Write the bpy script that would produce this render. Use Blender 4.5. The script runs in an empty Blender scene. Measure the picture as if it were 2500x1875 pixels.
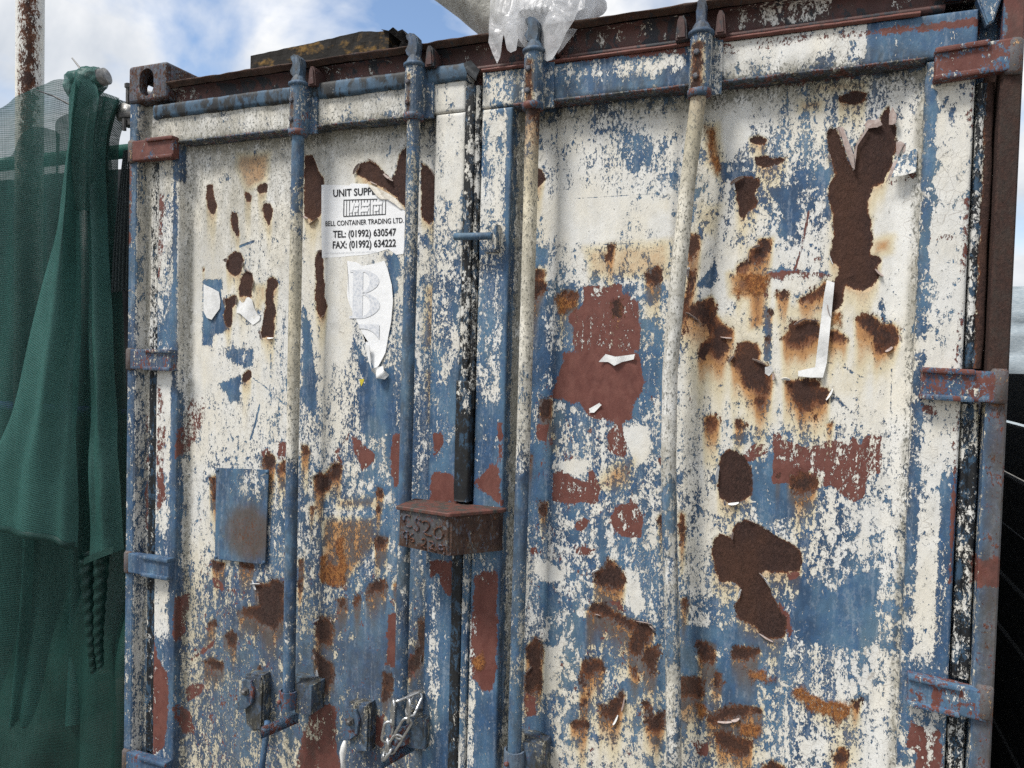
import bpy, bmesh, math, random
import numpy as np
from mathutils import Vector, Matrix, noise as mnoise
random.seed(7); rng = np.random.default_rng(7)
SC = bpy.context.scene; COL = SC.collection
# ------------------------------------------------------------ camera
cd = bpy.data.cameras.new('camera'); cam = bpy.data.objects.new('camera', cd); COL.objects.link(cam)
cd.sensor_width = 36.0; cd.lens = 26.07; cd.clip_start = 0.02; cd.clip_end = 3000
cam.matrix_world = Matrix(((0.9293812, -0.0355963, 0.367401, 2.05177), (0.3682032, 0.0192416, -0.9295462, -1.78103), (0.026019, 0.999181, 0.0309895, 1.68069), (0, 0, 0, 1)))
SC.camera = cam
SC.view_settings.view_transform = 'Standard'; SC.view_settings.look = 'None'
SC.view_settings.gamma = 1.0; SC.view_settings.use_curve_mapping = False
SC.view_settings.exposure = 0.78
SC.cycles.max_bounces = 4; SC.cycles.diffuse_bounces = 2; SC.cycles.glossy_bounces = 2; SC.cycles.adaptive_threshold = 0.02; SC.cycles.transparent_max_bounces = 16
SC.cycles.use_denoising = False; SC.cycles.denoiser = 'OPENIMAGEDENOISE'
# ------------------------------------------------------------ sky and sun
SUN_EL, SUN_AZ = 57.0, 218.0        # degrees; azimuth measured from +Y clockwise: behind and left of the viewer
w = bpy.data.worlds.new('World'); SC.world = w; w.use_nodes = True
nt = w.node_tree; N = nt.nodes; L = nt.links; N.clear()
sky = N.new('ShaderNodeTexSky'); sky.sky_type = 'NISHITA'; sky.sun_disc = False
sky.sun_elevation = math.radians(SUN_EL); sky.sun_rotation = math.radians(SUN_AZ); sky.dust_density = 0.6; sky.air_density = 1.0; sky.ozone_density = 1.5
tc = N.new('ShaderNodeTexCoord')
vs = N.new('ShaderNodeVectorMath'); vs.operation = 'MULTIPLY'; L.new(tc.outputs['Generated'], vs.inputs[0]); vs.inputs[1].default_value = (1, 1, 1.7)
def wnoise(scale, det, rough, off, dist=0.3):
    m = N.new('ShaderNodeMapping'); m.inputs['Location'].default_value = off; L.new(vs.outputs[0], m.inputs[0])
    n = N.new('ShaderNodeTexNoise'); n.inputs['Scale'].default_value = scale; n.inputs['Detail'].default_value = det; n.inputs['Roughness'].default_value = rough; n.inputs['Distortion'].default_value = dist
    L.new(m.outputs[0], n.inputs['Vector']); return n
n1 = wnoise(3.1, 8, 0.5, (7.3, 3.3, 2.2))
r1 = N.new('ShaderNodeValToRGB'); L.new(n1.outputs['Fac'], r1.inputs[0])
r1.color_ramp.elements[0].position = 0.375; r1.color_ramp.elements[1].position = 0.50
n2 = wnoise(3.6, 6, 0.55, (4.1, 2.2, 0.5), 0.5)
r2 = N.new('ShaderNodeValToRGB'); L.new(n2.outputs['Fac'], r2.inputs[0])
r2.color_ramp.elements[0].position = 0.36; r2.color_ramp.elements[0].color = (0.56, 0.61, 0.68, 1)
r2.color_ramp.elements[1].position = 0.60; r2.color_ramp.elements[1].color = (1.0, 1.0, 1.0, 1)
b1 = N.new('ShaderNodeBackground'); L.new(sky.outputs[0], b1.inputs[0]); b1.inputs[1].default_value = 0.11
b2 = N.new('ShaderNodeBackground'); L.new(r2.outputs[0], b2.inputs[0]); b2.inputs[1].default_value = 0.63
mx = N.new('ShaderNodeMixShader'); L.new(r1.outputs[0], mx.inputs[0]); L.new(b1.outputs[0], mx.inputs[1]); L.new(b2.outputs[0], mx.inputs[2])
wo = N.new('ShaderNodeOutputWorld'); L.new(mx.outputs[0], wo.inputs[0])
sd = bpy.data.lights.new('sun', 'SUN'); sd.energy = 2.5; sd.angle = math.radians(14); sd.color = (1, 0.965, 0.91)
so = bpy.data.objects.new('sun', sd); COL.objects.link(so)
el, az = math.radians(SUN_EL), math.radians(SUN_AZ)
sdir = Vector((math.sin(az) * math.cos(el), math.cos(az) * math.cos(el), math.sin(el)))
so.rotation_euler = (-sdir).to_track_quat('-Z', 'Y').to_euler(); so.location = sdir * 30
# ------------------------------------------------------------ wear maps on the door plane (millimetres: x across, z up)
POLYS=[
('rust',1,[276,2208,299,2211,305,2174,321,2141,306,2113,279,2133,274,2168]),
('rust',1,[498,2140,525,2140,536,2118,530,2091,521,2070,506,2092,496,2120]),
('rust',1,[378,2120,399,2117,405,2097,404,2073,413,2045,400,2039,390,2057,377,2078,371,2100]),
('rust',1,[365,1984,391,1999,416,1993,429,1972,422,1945,417,1929,392,1919,372,1930,357,1950,361,1970]),
('rust',1,[422,1925,442,1938,460,1928,468,1904,459,1864,469,1852,439,1860,414,1857,408,1885,415,1909]),
('rust',1,[517,1907,536,1922,556,1908,561,1891,542,1875,543,1844,555,1809,544,1781,549,1765,545,1732,501,1733,496,1749,505,1781,511,1824,513,1868]),
('rust',1,[355,1849,388,1865,403,1861,401,1837,386,1821,387,1792,382,1764,364,1762,348,1800,358,1821]),
('rust',1,[262,1952,270,1956,273,1940,262,1934]),
('rust',1,[428,1616,448,1633,463,1625,463,1609,444,1592,426,1594]),
('rust',1,[423,2180,443,2175,455,2162,451,2143,433,2152]),
('rust',1,[477,2193,497,2203,514,2194,512,2175,487,2168,475,2181]),
('rust',1,[641,2278,669,2276,691,2229,712,2204,712,2182,706,2155,710,2128,701,2095,673,2079,645,2097,639,2151]),
('rust',1,[689,1988,707,1990,715,1957,718,1908,723,1892,722,1854,741,1828,725,1805,707,1793,693,1812,685,1862,689,1904,685,1958]),
('rust',1,[824,2210,841,2235,875,2243,905,2225,932,2194,949,2182,961,2213,968,2253,1001,2278,1018,2237,1022,2079,999,2093,971,2126,920,2162,850,2195]),
('rust',1,[1035,2230,1059,2214,1080,2184,1093,2151,1092,2108,1087,2073,1063,2052,1038,2075]),
('rust',0.3,[694,1322,717,1335,736,1329,771,1366,794,1370,801,1350,790,1318,768,1316,755,1288,718,1266,695,1287]),
('rust',0.3,[919,1306,936,1306,943,1288,932,1278,919,1288]),
('rust',0.3,[918,1250,931,1255,935,1242,922,1236]),
('rust',0.3,[920,1168,943,1169,961,1165,953,1142,927,1120,918,1134]),
('rust',0.3,[511,1363,535,1380,560,1366,560,1339,531,1320,511,1339]),
('rust',0.3,[570,1347,603,1366,599,1326,570,1324]),
('rust',0.3,[650,1412,669,1409,679,1391,660,1370,648,1377]),
('rust',0.3,[682,1223,696,1229,696,1213,687,1197]),
('rust',0.3,[305,1286,331,1294,342,1240,331,1172,317,1221]),
('rust',0.3,[320,1022,372,1020,362,994,320,997]),
('rust',0.3,[424,1031,484,1030,480,1009,445,1009]),
('rust',0.3,[486,969,535,977,559,993,598,990,601,877,572,840,528,841,478,862,422,870,457,891,507,907,501,938]),
('rust',0.3,[288,690,315,711,368,700,373,684,358,673,315,678]),
('rust',0.3,[302,818,334,832,339,816,303,797]),
('rust',0.3,[505,716,520,714,516,689,501,691]),
('rust',0.3,[366,787,397,808,423,796,419,754,393,758]),
('rust',0.3,[791,964,812,975,830,966,824,942,803,935]),
('rust',0.3,[852,976,869,992,874,976,866,948,848,961]),
('rust',0.3,[899,1025,929,1037,951,1045,962,1033,951,1010,921,1005,891,982,889,1005]),
('rust',0.3,[979,1036,995,1044,994,1023]),
('rust',0.3,[1054,939,1079,954,1091,941,1089,875,1073,857,1066,804,1029,775,1028,823,1053,846,1060,896]),
('rust',0.3,[713,886,745,907,772,899,787,870,769,829,728,818,709,842]),
('rust',0.3,[701,794,747,786,784,765,790,731,759,679,735,690,720,742]),
('rust',0.3,[953,769,978,779,987,760,984,729,955,678,950,727]),
('rust',0.3,[643,1061,662,1067,663,1024,649,1015]),
('rust',0.3,[644,1006,663,1013,659,969,643,966]),
('rust',1,[1375,2187,1393,2183,1404,2155,1394,2143,1376,2134]),
('rust',1,[1908,2219,1930,2223,1950,2212,1948,2200,1925,2199,1910,2207]),
('rust',1,[1878,2115,1904,2129,1933,2124,1937,2108,1926,2085,1935,2066,1930,2055,1916,2048,1905,2026,1893,2038,1885,2081]),
('rust',0.3,[1583,1980,1597,1979,1596,1952,1593,1939,1573,1943,1579,1962]),
('rust',0.3,[1371,1924,1408,1922,1410,1906,1390,1897,1414,1886,1402,1853,1374,1829]),
('rust',0.3,[1460,1866,1480,1867,1504,1858,1506,1849,1480,1842,1452,1849]),
('rust',0.3,[1596,1832,1613,1838,1620,1819,1619,1796,1604,1791,1594,1806]),
('rust',0.3,[1676,1905,1695,1917,1704,1926,1714,1914,1715,1888,1702,1876,1680,1882]),
('rust',0.3,[1774,2003,1801,1997,1805,1977,1794,1949,1776,1931]),
('rust',0.3,[1780,1915,1798,1918,1796,1890,1788,1850,1777,1806,1772,1759,1761,1806,1775,1868]),
('rust',0.3,[1773,1821,1819,1840,1834,1849,1845,1831,1847,1806,1869,1778,1890,1769,1891,1748,1870,1750,1880,1729,1860,1698,1835,1716,1824,1697,1808,1696,1813,1734,1840,1750,1833,1775,1796,1796,1774,1809]),
('rust',0.3,[1900,1735,1918,1743,1944,1736,1953,1715,1948,1694,1969,1685,1981,1661,1982,1637,1971,1612,1948,1624,1944,1639,1912,1644,1908,1668,1884,1695,1898,1714]),
('rust',0.3,[1938,1981,1970,1980,1965,1959,1946,1930,1923,1924,1921,1909,1891,1907,1894,1922,1917,1931,1919,1958,1936,1963]),
('rust',0.3,[1964,1812,1976,1812,1973,1800,1965,1803]),
('rust',0.3,[1961,1751,1969,1749,1964,1741]),
('rust',1,[2096,2292,2114,2299,2130,2306,2157,2297,2153,2280,2136,2271,2117,2274,2101,2280]),
('rust',1,[1925,2171,1948,2175,1965,2166,1999,2165,1980,2153,1943,2144,1925,2157]),
('rust',1,[2078,2219,2083,2226,2101,2217,2107,2199,2134,2125,2137,2179,2159,2220,2182,2227,2184,2240,2196,2265,2202,2263,2203,2244,2210,2218,2217,2215,2219,2181,2211,2128,2197,2095,2174,2086,2172,2071,2168,2050,2172,2019,2178,2016,2175,1996,2181,1981,2180,1958,2175,1936,2195,1935,2201,1923,2186,1907,2198,1895,2192,1875,2172,1858,2146,1861,2127,1870,2125,1856,2126,1835,2116,1815,2100,1809,2093,1835,2103,1876,2110,1894,2115,1911,2098,1923,2092,1938,2099,1981,2097,2031,2087,2052,2084,2090,2098,2119,2087,2154,2080,2192]),
('rust',0.3,[1999,1752,2013,1767,2018,1788,2035,1788,2045,1794,2070,1791,2079,1780,2080,1753,2058,1744,2039,1729,2014,1734,2002,1746]),
('rust',0.3,[2093,1768,2112,1771,2131,1757,2139,1745,2113,1745,2094,1753]),
('rust',0.3,[2151,1794,2164,1803,2193,1800,2206,1780,2224,1786,2237,1772,2241,1749,2224,1732,2206,1717,2190,1720,2189,1754,2175,1774,2157,1783]),
('rust',0.3,[2052,1850,2076,1868,2083,1882,2092,1876,2082,1853,2058,1841,2033,1833,2030,1839]),
('rust',0.3,[1982,1854,2007,1855,2010,1848,2005,1839,1985,1845]),
('rust',0.3,[2006,1654,2025,1653,2048,1657,2072,1656,2084,1649,2079,1637,2100,1636,2105,1626,2096,1608,2091,1593,2074,1601,2058,1589,2042,1582,2033,1602,2018,1626]),
('rust',0.3,[2064,1592,2073,1592,2072,1580,2066,1582]),
('rust',0.3,[2073,1576,2081,1578,2080,1563,2074,1564]),
('rust',0.3,[2101,1558,2114,1559,2112,1550,2101,1551]),
('rust',0.3,[1944,1609,1964,1616,1971,1600,1962,1587,1945,1592]),
('rust',1,[1859,1266,1876,1278,1904,1275,1906,1303,1931,1321,1960,1312,2001,1289,2036,1274,2056,1258,2062,1238,2058,1213,2022,1204,1976,1203,1973,1190,1985,1176,2001,1147,2016,1119,2031,1097,2031,1064,2027,1049,1996,1042,1981,1049,1960,1068,1939,1074,1921,1083,1914,1111,1923,1130,1928,1153,1906,1169,1877,1162,1867,1189,1856,1228]),
('rust',0.3,[2022,1421,2039,1441,2058,1445,2080,1435,2087,1418,2073,1399,2054,1388,2037,1395]),
('rust',0.3,[1996,1434,2005,1438,2005,1427,1998,1427]),
('rust',0.3,[1828,1559,1852,1562,1865,1548,1853,1532,1838,1528,1826,1543]),
('rust',0.3,[1900,1553,1915,1557,1924,1542,1907,1532]),
('rust',0.3,[1909,1643,1944,1653,1981,1667,1982,1642,1962,1627,1951,1623,1921,1634]),
('rust',1,[1868,1464,1888,1484,1903,1482,1924,1468,1939,1445,1946,1415,1942,1377,1919,1360,1892,1354,1871,1365,1864,1389,1866,1427]),
('rust',0.3,[1403,1581,1439,1583,1440,1535,1419,1521,1404,1533]),
('rust',0.3,[1407,1308,1436,1314,1433,1280,1412,1278]),
('rust',0.3,[1727,1306,1740,1314,1741,1276,1728,1284]),
('rust',0.3,[1777,1318,1787,1316,1792,1252,1780,1241]),
('rust',0.3,[1378,1439,1389,1430,1386,1409,1379,1405]),
('rust',0.3,[1567,1146,1593,1166,1603,1180,1623,1178,1637,1162,1648,1133,1625,1107,1595,1113,1571,1123]),
('rust',0.3,[1549,1046,1573,1068,1600,1070,1627,1051,1674,1038,1707,1037,1725,1020,1721,1000,1702,977,1696,950,1684,941,1660,957,1663,984,1672,1012,1648,1021,1608,1035,1560,1041]),
('rust',0.3,[1410,949,1425,945,1437,912,1427,869,1435,836,1429,807,1382,794,1380,840,1398,864,1384,896,1384,920]),
('rust',0.3,[1543,913,1577,926,1597,923,1602,900,1578,883,1558,872,1552,847,1537,862,1540,889]),
('rust',0.3,[1706,971,1737,986,1738,957,1733,937,1736,918,1724,903,1704,928,1697,944]),
('rust',0.3,[1539,814,1559,825,1562,802,1546,792]),
('rust',0.3,[1634,836,1647,858,1657,844,1651,813,1642,794,1632,772,1612,775,1588,800,1591,811,1614,809]),
('rust',0.3,[1516,745,1530,756,1565,760,1562,744,1541,733,1520,729]),
('rust',0.3,[1703,836,1723,837,1727,805,1759,824,1760,785,1745,763,1719,767,1711,805]),
('rust',0.3,[1831,1005,1849,1015,1874,1009,1875,981,1866,964,1842,966,1832,980]),
('rust',0.3,[1910,1000,1919,1010,1954,1018,1972,1016,1972,1001,1946,984,1917,982]),
('rust',0.3,[1791,912,1837,923,1852,920,1850,887,1839,869,1792,860]),
('rust',0.3,[1876,943,1888,939,1892,921,1880,903,1868,913]),
('rust',0.3,[1856,825,1882,852,1915,871,1956,876,1985,876,1986,857,1957,861,1936,844,1907,829,1877,823]),
('rust',0.3,[1881,789,1896,807,1920,800,1965,794,1967,760,1934,752,1897,763,1882,773]),
('rust',0.3,[1787,1107,1803,1106,1804,1087,1788,1085]),
('rust',0.3,[1668,919,1685,909,1692,890,1679,891]),
('rust',0.3,[2142,799,2154,823,2168,820,2174,800,2161,788,2142,787]),
('rust',0.3,[2176,929,2193,938,2192,917,2183,912]),
('rust',0.3,[1995,741,2014,758,2035,750,2046,741,2021,722,1992,722]),
('primer',1.4,[1478,1802,1498,1819,1522,1829,1535,1871,1565,1878,1602,1854,1632,1861,1659,1828,1653,1806,1637,1786,1657,1773,1645,1741,1620,1712,1669,1709,1667,1661,1678,1619,1657,1580,1652,1540,1612,1528,1582,1539,1552,1535,1523,1563,1502,1599,1453,1583,1435,1590,1472,1655,1484,1706,1505,1709,1497,1756,1482,1786]),
('primer',1.4,[1514,1877,1615,1877,1619,1844,1662,1838,1669,1713,1498,1709,1489,1786,1522,1829]),
('primer',1.4,[1470,1705,1669,1709,1677,1613,1654,1580,1495,1576,1445,1604]),
('primer',2.4,[1593,1510,1625,1538,1644,1461,1635,1444,1615,1453,1591,1464]),
('primer',2.4,[1448,1393,1479,1406,1494,1387,1539,1374,1552,1412,1581,1361,1565,1320,1531,1323,1496,1317,1450,1319]),
('primer',2.4,[1625,1326,1652,1331,1658,1352,1668,1346,1689,1299,1687,1250,1651,1246,1631,1250,1603,1280,1616,1315]),
('primer',2.4,[1511,1264,1532,1283,1552,1282,1546,1258,1533,1246,1515,1251]),
('primer',2.4,[1532,1504,1552,1521,1553,1501]),
('primer',2.4,[1394,1512,1430,1518,1424,1473,1399,1479]),
('primer',2.4,[1719,1450,1735,1452,1736,1426]),
('primer',2.4,[1392,1190,1407,1188,1407,1174,1393,1172]),
('primer',2.4,[1513,1204,1568,1207,1562,1189,1517,1184]),
('primer',2.4,[1793,1604,1805,1603,1803,1592,1793,1593]),
('primer',2.4,[1987,1529,1999,1531,2008,1517,2050,1501,2089,1507,2115,1524,2126,1518,2148,1520,2158,1532,2169,1509,2182,1536,2215,1537,2214,1512,2216,1455,2188,1444,2185,1397,2161,1381,2119,1414,2087,1415,2054,1394,2023,1412,1990,1412]),
('primer',2.4,[1920,1474,1945,1501,1977,1500,1978,1481,1941,1460,1926,1456]),
('primer',2.4,[2021,1206,2058,1213,2058,1201,2033,1186]),
('primer',1.4,[2007,1139,2018,1134,2034,1103,2046,1071,2038,1052,2032,1069]),
('primer',1.4,[2288,932,2306,919,2326,909,2346,918,2355,794,2294,779,2306,862,2286,869]),
('primer',1.4,[2205,2097,2262,2113,2263,2093,2205,2092]),
('primer',1.4,[1966,1902,2030,1907,2096,1897,2097,1888,2042,1886,1969,1890]),
('primer',1.4,[2062,1936,2073,1938,2074,1924,2063,1924]),
('primer',1.4,[1952,1884,1963,1896,1968,1842,1956,1842]),
('primer',1.4,[226,1538,258,1548,285,1516,286,1479,260,1436,234,1380,197,1344,201,1428,211,1479]),
('primer',1.4,[832,1454,912,1403,904,1380,874,1355,852,1376,842,1402]),
('primer',1.4,[775,1401,819,1453,823,1461,815,1438,784,1394,803,1373,798,1365,775,1386]),
('primer',1.4,[970,1463,1012,1469,1016,1333,978,1315,964,1362,963,1414]),
('primer',1.4,[566,1414,602,1417,598,1369,575,1356,567,1383]),
('primer',1.4,[506,1382,530,1392,545,1377,511,1359]),
('primer',1.4,[966,944,1000,960,1004,793,961,800,968,862]),
('primer',1.4,[722,644,796,647,799,523,829,412,633,366,673,535]),
('primer',1.4,[913,628,956,648,958,558,932,559,909,593]),
('primer',1.4,[1032,843,1053,839,1054,802,1033,776]),
('primer',1.4,[198,896,231,905,221,844,206,735,195,776]),
('primer',1.4,[241,609,284,622,285,588,226,547,220,588]),
('primer',1.4,[229,684,325,759,325,747,240,681]),
('primer',1.4,[321,963,363,960,364,931,327,939]),
('primer',1.4,[198,541,243,508,255,446,211,445]),
('primer',1.4,[1385,792,1418,791,1416,742,1387,729]),
('primer',1.4,[1606,1078,1633,1082,1660,1053,1634,1059]),
('primer',1.4,[1827,764,1870,770,1859,736,1834,730]),
('primer',1.4,[1113,1371,1183,1373,1193,1296,1111,1288]),
('primer',1.4,[1114,1477,1145,1486,1150,1458,1120,1407]),
('primer',1.4,[1238,1353,1311,1428,1323,1302,1269,1331]),
('primer',1.4,[1308,1517,1318,1517,1320,1421,1311,1428]),
('primer',1.4,[1248,1102,1315,1135,1322,875,1306,806,1279,798,1252,831,1242,897,1247,989]),
('primer',1.4,[1111,1127,1182,1135,1184,1040,1161,1047,1143,1099,1116,1077]),
('primer',1.4,[1101,2435,1182,2433,1182,2426,1102,2421]),
('primer',1.4,[116,2207,133,2190,139,2132,129,2075,135,2017,125,1951,118,1902,113,2092]),
('primer',1.4,[120,1577,143,1536,150,1428,146,1310,159,1211,126,1166,118,1392]),
('primer',1.4,[113,764,127,698,167,654,185,573,165,398,116,362,102,514]),
('primer',1.4,[2346,2048,2357,2042,2359,1945,2351,1886,2352,1804,2349,1701,2337,1695,2349,1831,2349,1945,2335,1954,2351,1959]),
('primer',1.4,[2291,1966,2312,1971,2337,1965,2325,1961,2291,1962]),
('primer',2.4,[2280,1615,2312,1605,2313,1590,2286,1595]),
('primer',2.4,[2348,1607,2353,1607,2355,1415,2355,1232,2350,1234,2348,1442]),
('primer',1.4,[1875,2332,1966,2339,2127,2336,2127,2332,1966,2328,1881,2327]),
('primer',1.4,[2346,2274,2355,2273,2356,2188,2346,2216]),
('primer',1.4,[1878,2430,2124,2417,2368,2413,2369,2399,2124,2406,1878,2413]),
('primer',1.4,[1427,2444,1758,2433,1761,2415,1605,2428,1431,2430]),
('primer',1.4,[1844,2428,1967,2424,1968,2406,1845,2404]),
('wd',0.03,[265,1913,341,1912,344,1894,331,1878,347,1845,356,1821,348,1800,370,1760,349,1744,308,1735,308,1706,269,1704]),
('wd',0.25,[350,1695,472,1701,468,1645,433,1636,361,1667]),
('wd',0.06,[336,1585,418,1616,419,1547,384,1525,363,1561]),
('wd',0.05,[647,1789,675,1786,682,1659,692,1632,694,1551,692,1505,671,1526,652,1534]),
('wd',0.1,[937,1972,979,1965,976,1914,965,1878,961,1842,947,1915]),
('wd',0.12,[826,1737,889,1656,907,1620,966,1658,974,1496,928,1441,867,1468,847,1573,864,1618]),
('wd',0.02,[882,1592,966,1632,974,1474,911,1448,879,1517]),
('wd',0.03,[838,817,915,921,965,1000,971,900,961,800,949,745,911,708,840,710,821,760]),
('wd',0.1,[662,811,701,754,693,698,655,691]),
('wd',0.03,[1381,1457,1449,1475,1450,1428,1433,1406,1446,1325,1411,1312,1378,1319,1375,1422]),
('wd',0.06,[1421,1096,1460,1108,1483,1036,1434,1012,1418,1047]),
('wd',0.12,[1387,729,1449,752,1465,686,1452,645,1418,693,1388,694]),
('wd',0.12,[1505,1026,1601,1034,1596,980,1549,945,1520,967]),
('wd',0.12,[1941,1460,1987,1467,1989,1412,2023,1409,2041,1380,2034,1338,1972,1313,1941,1371]),
('wd',0.1,[2056,1185,2118,1164,2170,1215,2216,1239,2222,1076,2186,1052,2061,1046,2046,1084]),
('wd',0.05,[1956,2101,2018,2091,2026,2043,2021,2002,2017,1984,1988,1986,1993,2027,1972,2061]),
('wd',0.15,[2022,2133,2088,2134,2087,2096,2024,2097]),
('wd',0.04,[1881,982,1926,974,1984,984,1956,880,1894,867,1894,937]),
('wd',0.07,[1793,1044,1863,1049,1917,1063,1953,1050,1983,1030,1925,1015,1874,1012,1828,1011,1830,941,1796,925]),
('wd',0.3,[1603,2264,1675,2239,1685,2210,1671,2163,1626,2154,1605,2200]),
('wd',0.3,[1551,2324,1602,2303,1595,2290,1555,2301]),
('wd',0.3,[1722,2147,1747,2158,1751,2120,1726,2122]),
('wd',0.03,[1853,2164,1924,2157,1924,2150,1853,2153]),
('wd',0.03,[1854,2144,1924,2136,1925,2115,1854,2123]),
('wd',0.12,[1377,1985,1413,1974,1414,1933,1379,1927]),
('wd',0.12,[1799,1874,1840,1929,1847,1898,1836,1868]),
('wd',0.12,[1381,1839,1423,1889,1424,1856,1410,1819,1379,1771,1379,1669,1377,1601,1417,1606,1421,1687,1412,1765]),
('wd',0.05,[1439,1708,1669,1713,1676,1600,1655,1534,1446,1584]),
('wd',0.42,[1437,1876,1693,1876,1701,1713,1470,1709]),
('wd',0.2,[1663,1709,1679,1713,1725,1774,1730,1596,1682,1600,1671,1661]),
('wd',0.1,[1957,1821,1973,1821,1973,1694,1961,1700]),
('wd',0.1,[2196,1843,2204,1843,2214,1789,2231,1792,2219,1780,2206,1786]),
('wd',0.1,[1963,1899,2025,1901,2091,1897,2102,1894,2096,1900,2036,1908,1966,1908]),
('wd',0.95,[1626,1522,1691,1526,1703,1472,1688,1435,1662,1430,1643,1487]),
('wd',0.95,[1454,1414,1493,1431,1548,1428,1528,1393,1480,1396]),
('wd',0.9,[1408,1156,1451,1155,1487,1135,1481,1111,1424,1103,1402,1121]),
('wd',0.9,[1640,1162,1677,1163,1702,1075,1680,1049,1643,1080]),
('wd',0.9,[1436,933,1486,934,1481,879,1475,823,1443,813,1431,852]),
('wd',0.72,[682,565,751,603,762,554,734,528,687,526]),
('wd',0.97,[1486,2126,1625,2092,1610,2032,1561,1988,1448,1992,1417,2101]),
('wd',0.97,[1660,2090,1731,2083,1737,1986,1669,2020]),
('wd',0.97,[1802,2332,1909,2321,1899,2280,1907,2222,1871,2170,1852,2187,1841,2243]),
('wd',0.97,[2179,2084,2256,2082,2252,1981,2241,1931,2216,1943,2183,1984]),
('wd',0.97,[722,1965,794,1959,814,1842,825,1767,818,1673,738,1652,709,1709,725,1805]),
('wd',0.95,[714,2333,890,2335,849,2251,815,2213,726,2196,697,2251]),
('wd',0.93,[193,2217,257,2213,262,1927,255,1706,351,1666,341,1609,268,1557,199,1555]),
('wd',0.98,[2119,1856,2183,1858,2148,1812,2127,1806]),
('stain',0.5,[1511,1977,1740,1989,1737,1888,1534,1894]),
('stain',0.9,[1874,1901,1961,1902,1960,1776,1925,1769,1920,1836,1881,1852]),
('stain',0.4,[1793,2080,1859,2067,1838,1991,1789,1993]),
('stain',0.25,[1768,1806,1975,1821,1983,1607,1774,1598]),
('stain',0.75,[1805,2261,1835,2256,1851,2151,1852,2120,1811,2169]),
('stain',0.2,[1679,2099,1742,2102,1738,2046,1684,2049]),
('stain',0.7,[2017,2292,2071,2289,2061,2267,2018,2268]),
('stain',0.7,[2046,2329,2155,2323,2156,2303,2046,2306]),
('stain',0.75,[2181,1970,2219,1977,2216,1943,2180,1933]),
('stain',0.75,[2094,1812,2121,1809,2122,1774,2093,1777]),
('stain',0.4,[2000,1824,2093,1835,2095,1794,2007,1791]),
('stain',0.22,[2096,1747,2189,1754,2181,1616,2085,1612]),
('stain',0.35,[1901,1676,1988,1661,1992,1552,1906,1535]),
('stain',0.65,[395,2301,524,2295,511,2206,433,2179,391,2254]),
('stain',0.6,[468,1892,498,1892,494,1820,475,1813]),
('stain',0.6,[486,1892,515,1895,521,1844,487,1836]),
('stain',0.6,[1055,1884,1092,1891,1092,1716,1056,1704]),
('stain',0.7,[738,1202,916,1220,918,1145,824,1016,724,1002,731,1104]),
('stain',0.7,[1065,1646,1090,1647,1093,1510,1077,1502]),
('stain',0.6,[783,1264,915,1284,924,1247,783,1233]),
('stain',0.3,[908,631,974,625,931,590]),
('stain',0.45,[698,911,835,940,818,868,793,809,795,717,731,705,691,792]),
('stain',0.35,[1560,1044,1628,1025,1649,995,1631,939,1542,957]),
('stain',0.35,[1525,812,1757,870,1760,766,1528,717]),
('stain',0.35,[2043,924,2178,920,2197,915,2201,783,2116,763,2129,844,2066,892]),
('stain',0.6,[1434,1515,1455,1523,1457,1448,1432,1453]),
('stain',0.6,[1609,1433,1661,1443,1657,1378,1618,1354,1563,1369]),
('stain',0.9,[560,959,594,971,595,924,561,927]),
('stain',0.45,[282,781,335,782,325,722,272,721]),
('orange',1,[2043,924,2070,948,2087,933,2121,924,2153,927,2178,920,2173,896,2155,880,2147,866,2133,887,2089,891,2069,911]),
('orange',1,[1943,965,1984,960,2013,946,1982,934,1964,947]),
('orange',1,[1948,1084,1980,1092,1992,1075,1981,1055,1960,1064]),
('orange',1,[1936,835,1983,835,1986,817,1966,800,1931,802]),
('orange',1,[781,1129,812,1160,809,1106,827,1066,820,1000,783,1018,796,1073]),
('orange',1,[722,1084,750,1091,743,1005,724,1017]),
('orange',1,[728,1025,759,1076,787,1064,804,1093,828,1054,806,1001,775,996]),
('orange',1,[1248,876,1282,900,1287,869,1261,846]),
('orange',1,[1924,1897,1961,1899,1963,1857,1937,1848]),
('orange',1,[1438,1852,1501,1849,1495,1819,1457,1805]),
('orange',1,[1881,1858,1902,1861,1897,1840]),
('orange',1,[2105,1806,2121,1806,2122,1780,2101,1780]),
('orange',1,[1893,1904,1952,1900,1964,1866,1924,1858]),
('orange',1,[1808,2255,1829,2250,1835,2182,1819,2199]),
('orange',1,[1824,2220,1847,2154,1839,2133,1826,2183]),
('orange',1,[565,951,594,968,595,928,566,924]),
('orange',1,[1944,968,1985,963,1983,941,1960,930]),
('orange',1,[1823,863,1864,858,1868,833,1841,815]),
('orange',1,[1940,823,1984,838,1985,814,1949,809]),
('scr',5,[458,1613,514,1583,568,1546,588,1531]),
('scr',7,[495,1526,481,1469,462,1416]),
('scr',4,[851,1198,875,1121,903,1064]),
('scr',8,[411,2013,466,2027]),
('scp',5,[2046,2042,2034,1960,2019,1901]),
('scr',3,[2100,1736,2122,1713,2147,1672]),
('scr',4,[2098,1696,2131,1686,2172,1663]),
('scr',4,[2106,1629,2126,1612,2145,1590]),
('scr',3,[2105,1619,2140,1595]),
('scr',3,[1978,1719,2027,1696]),
('scr',5,[1526,2278,1563,2261,1601,2229]),
('scr',2,[1839,2226,1907,2223]),
('scr',1.6,[1381,2111,1507,2099,1702,2101]),
('scr',1.6,[1820,1984,1936,1980]),
('scr',1.5,[2003,2223,2159,2212]),
('scr',1.5,[1892,2105,2084,2096]),
('scr',3,[2227,1686,2230,1585]),
('scr',2,[2213,1396,2219,1205]),
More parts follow.
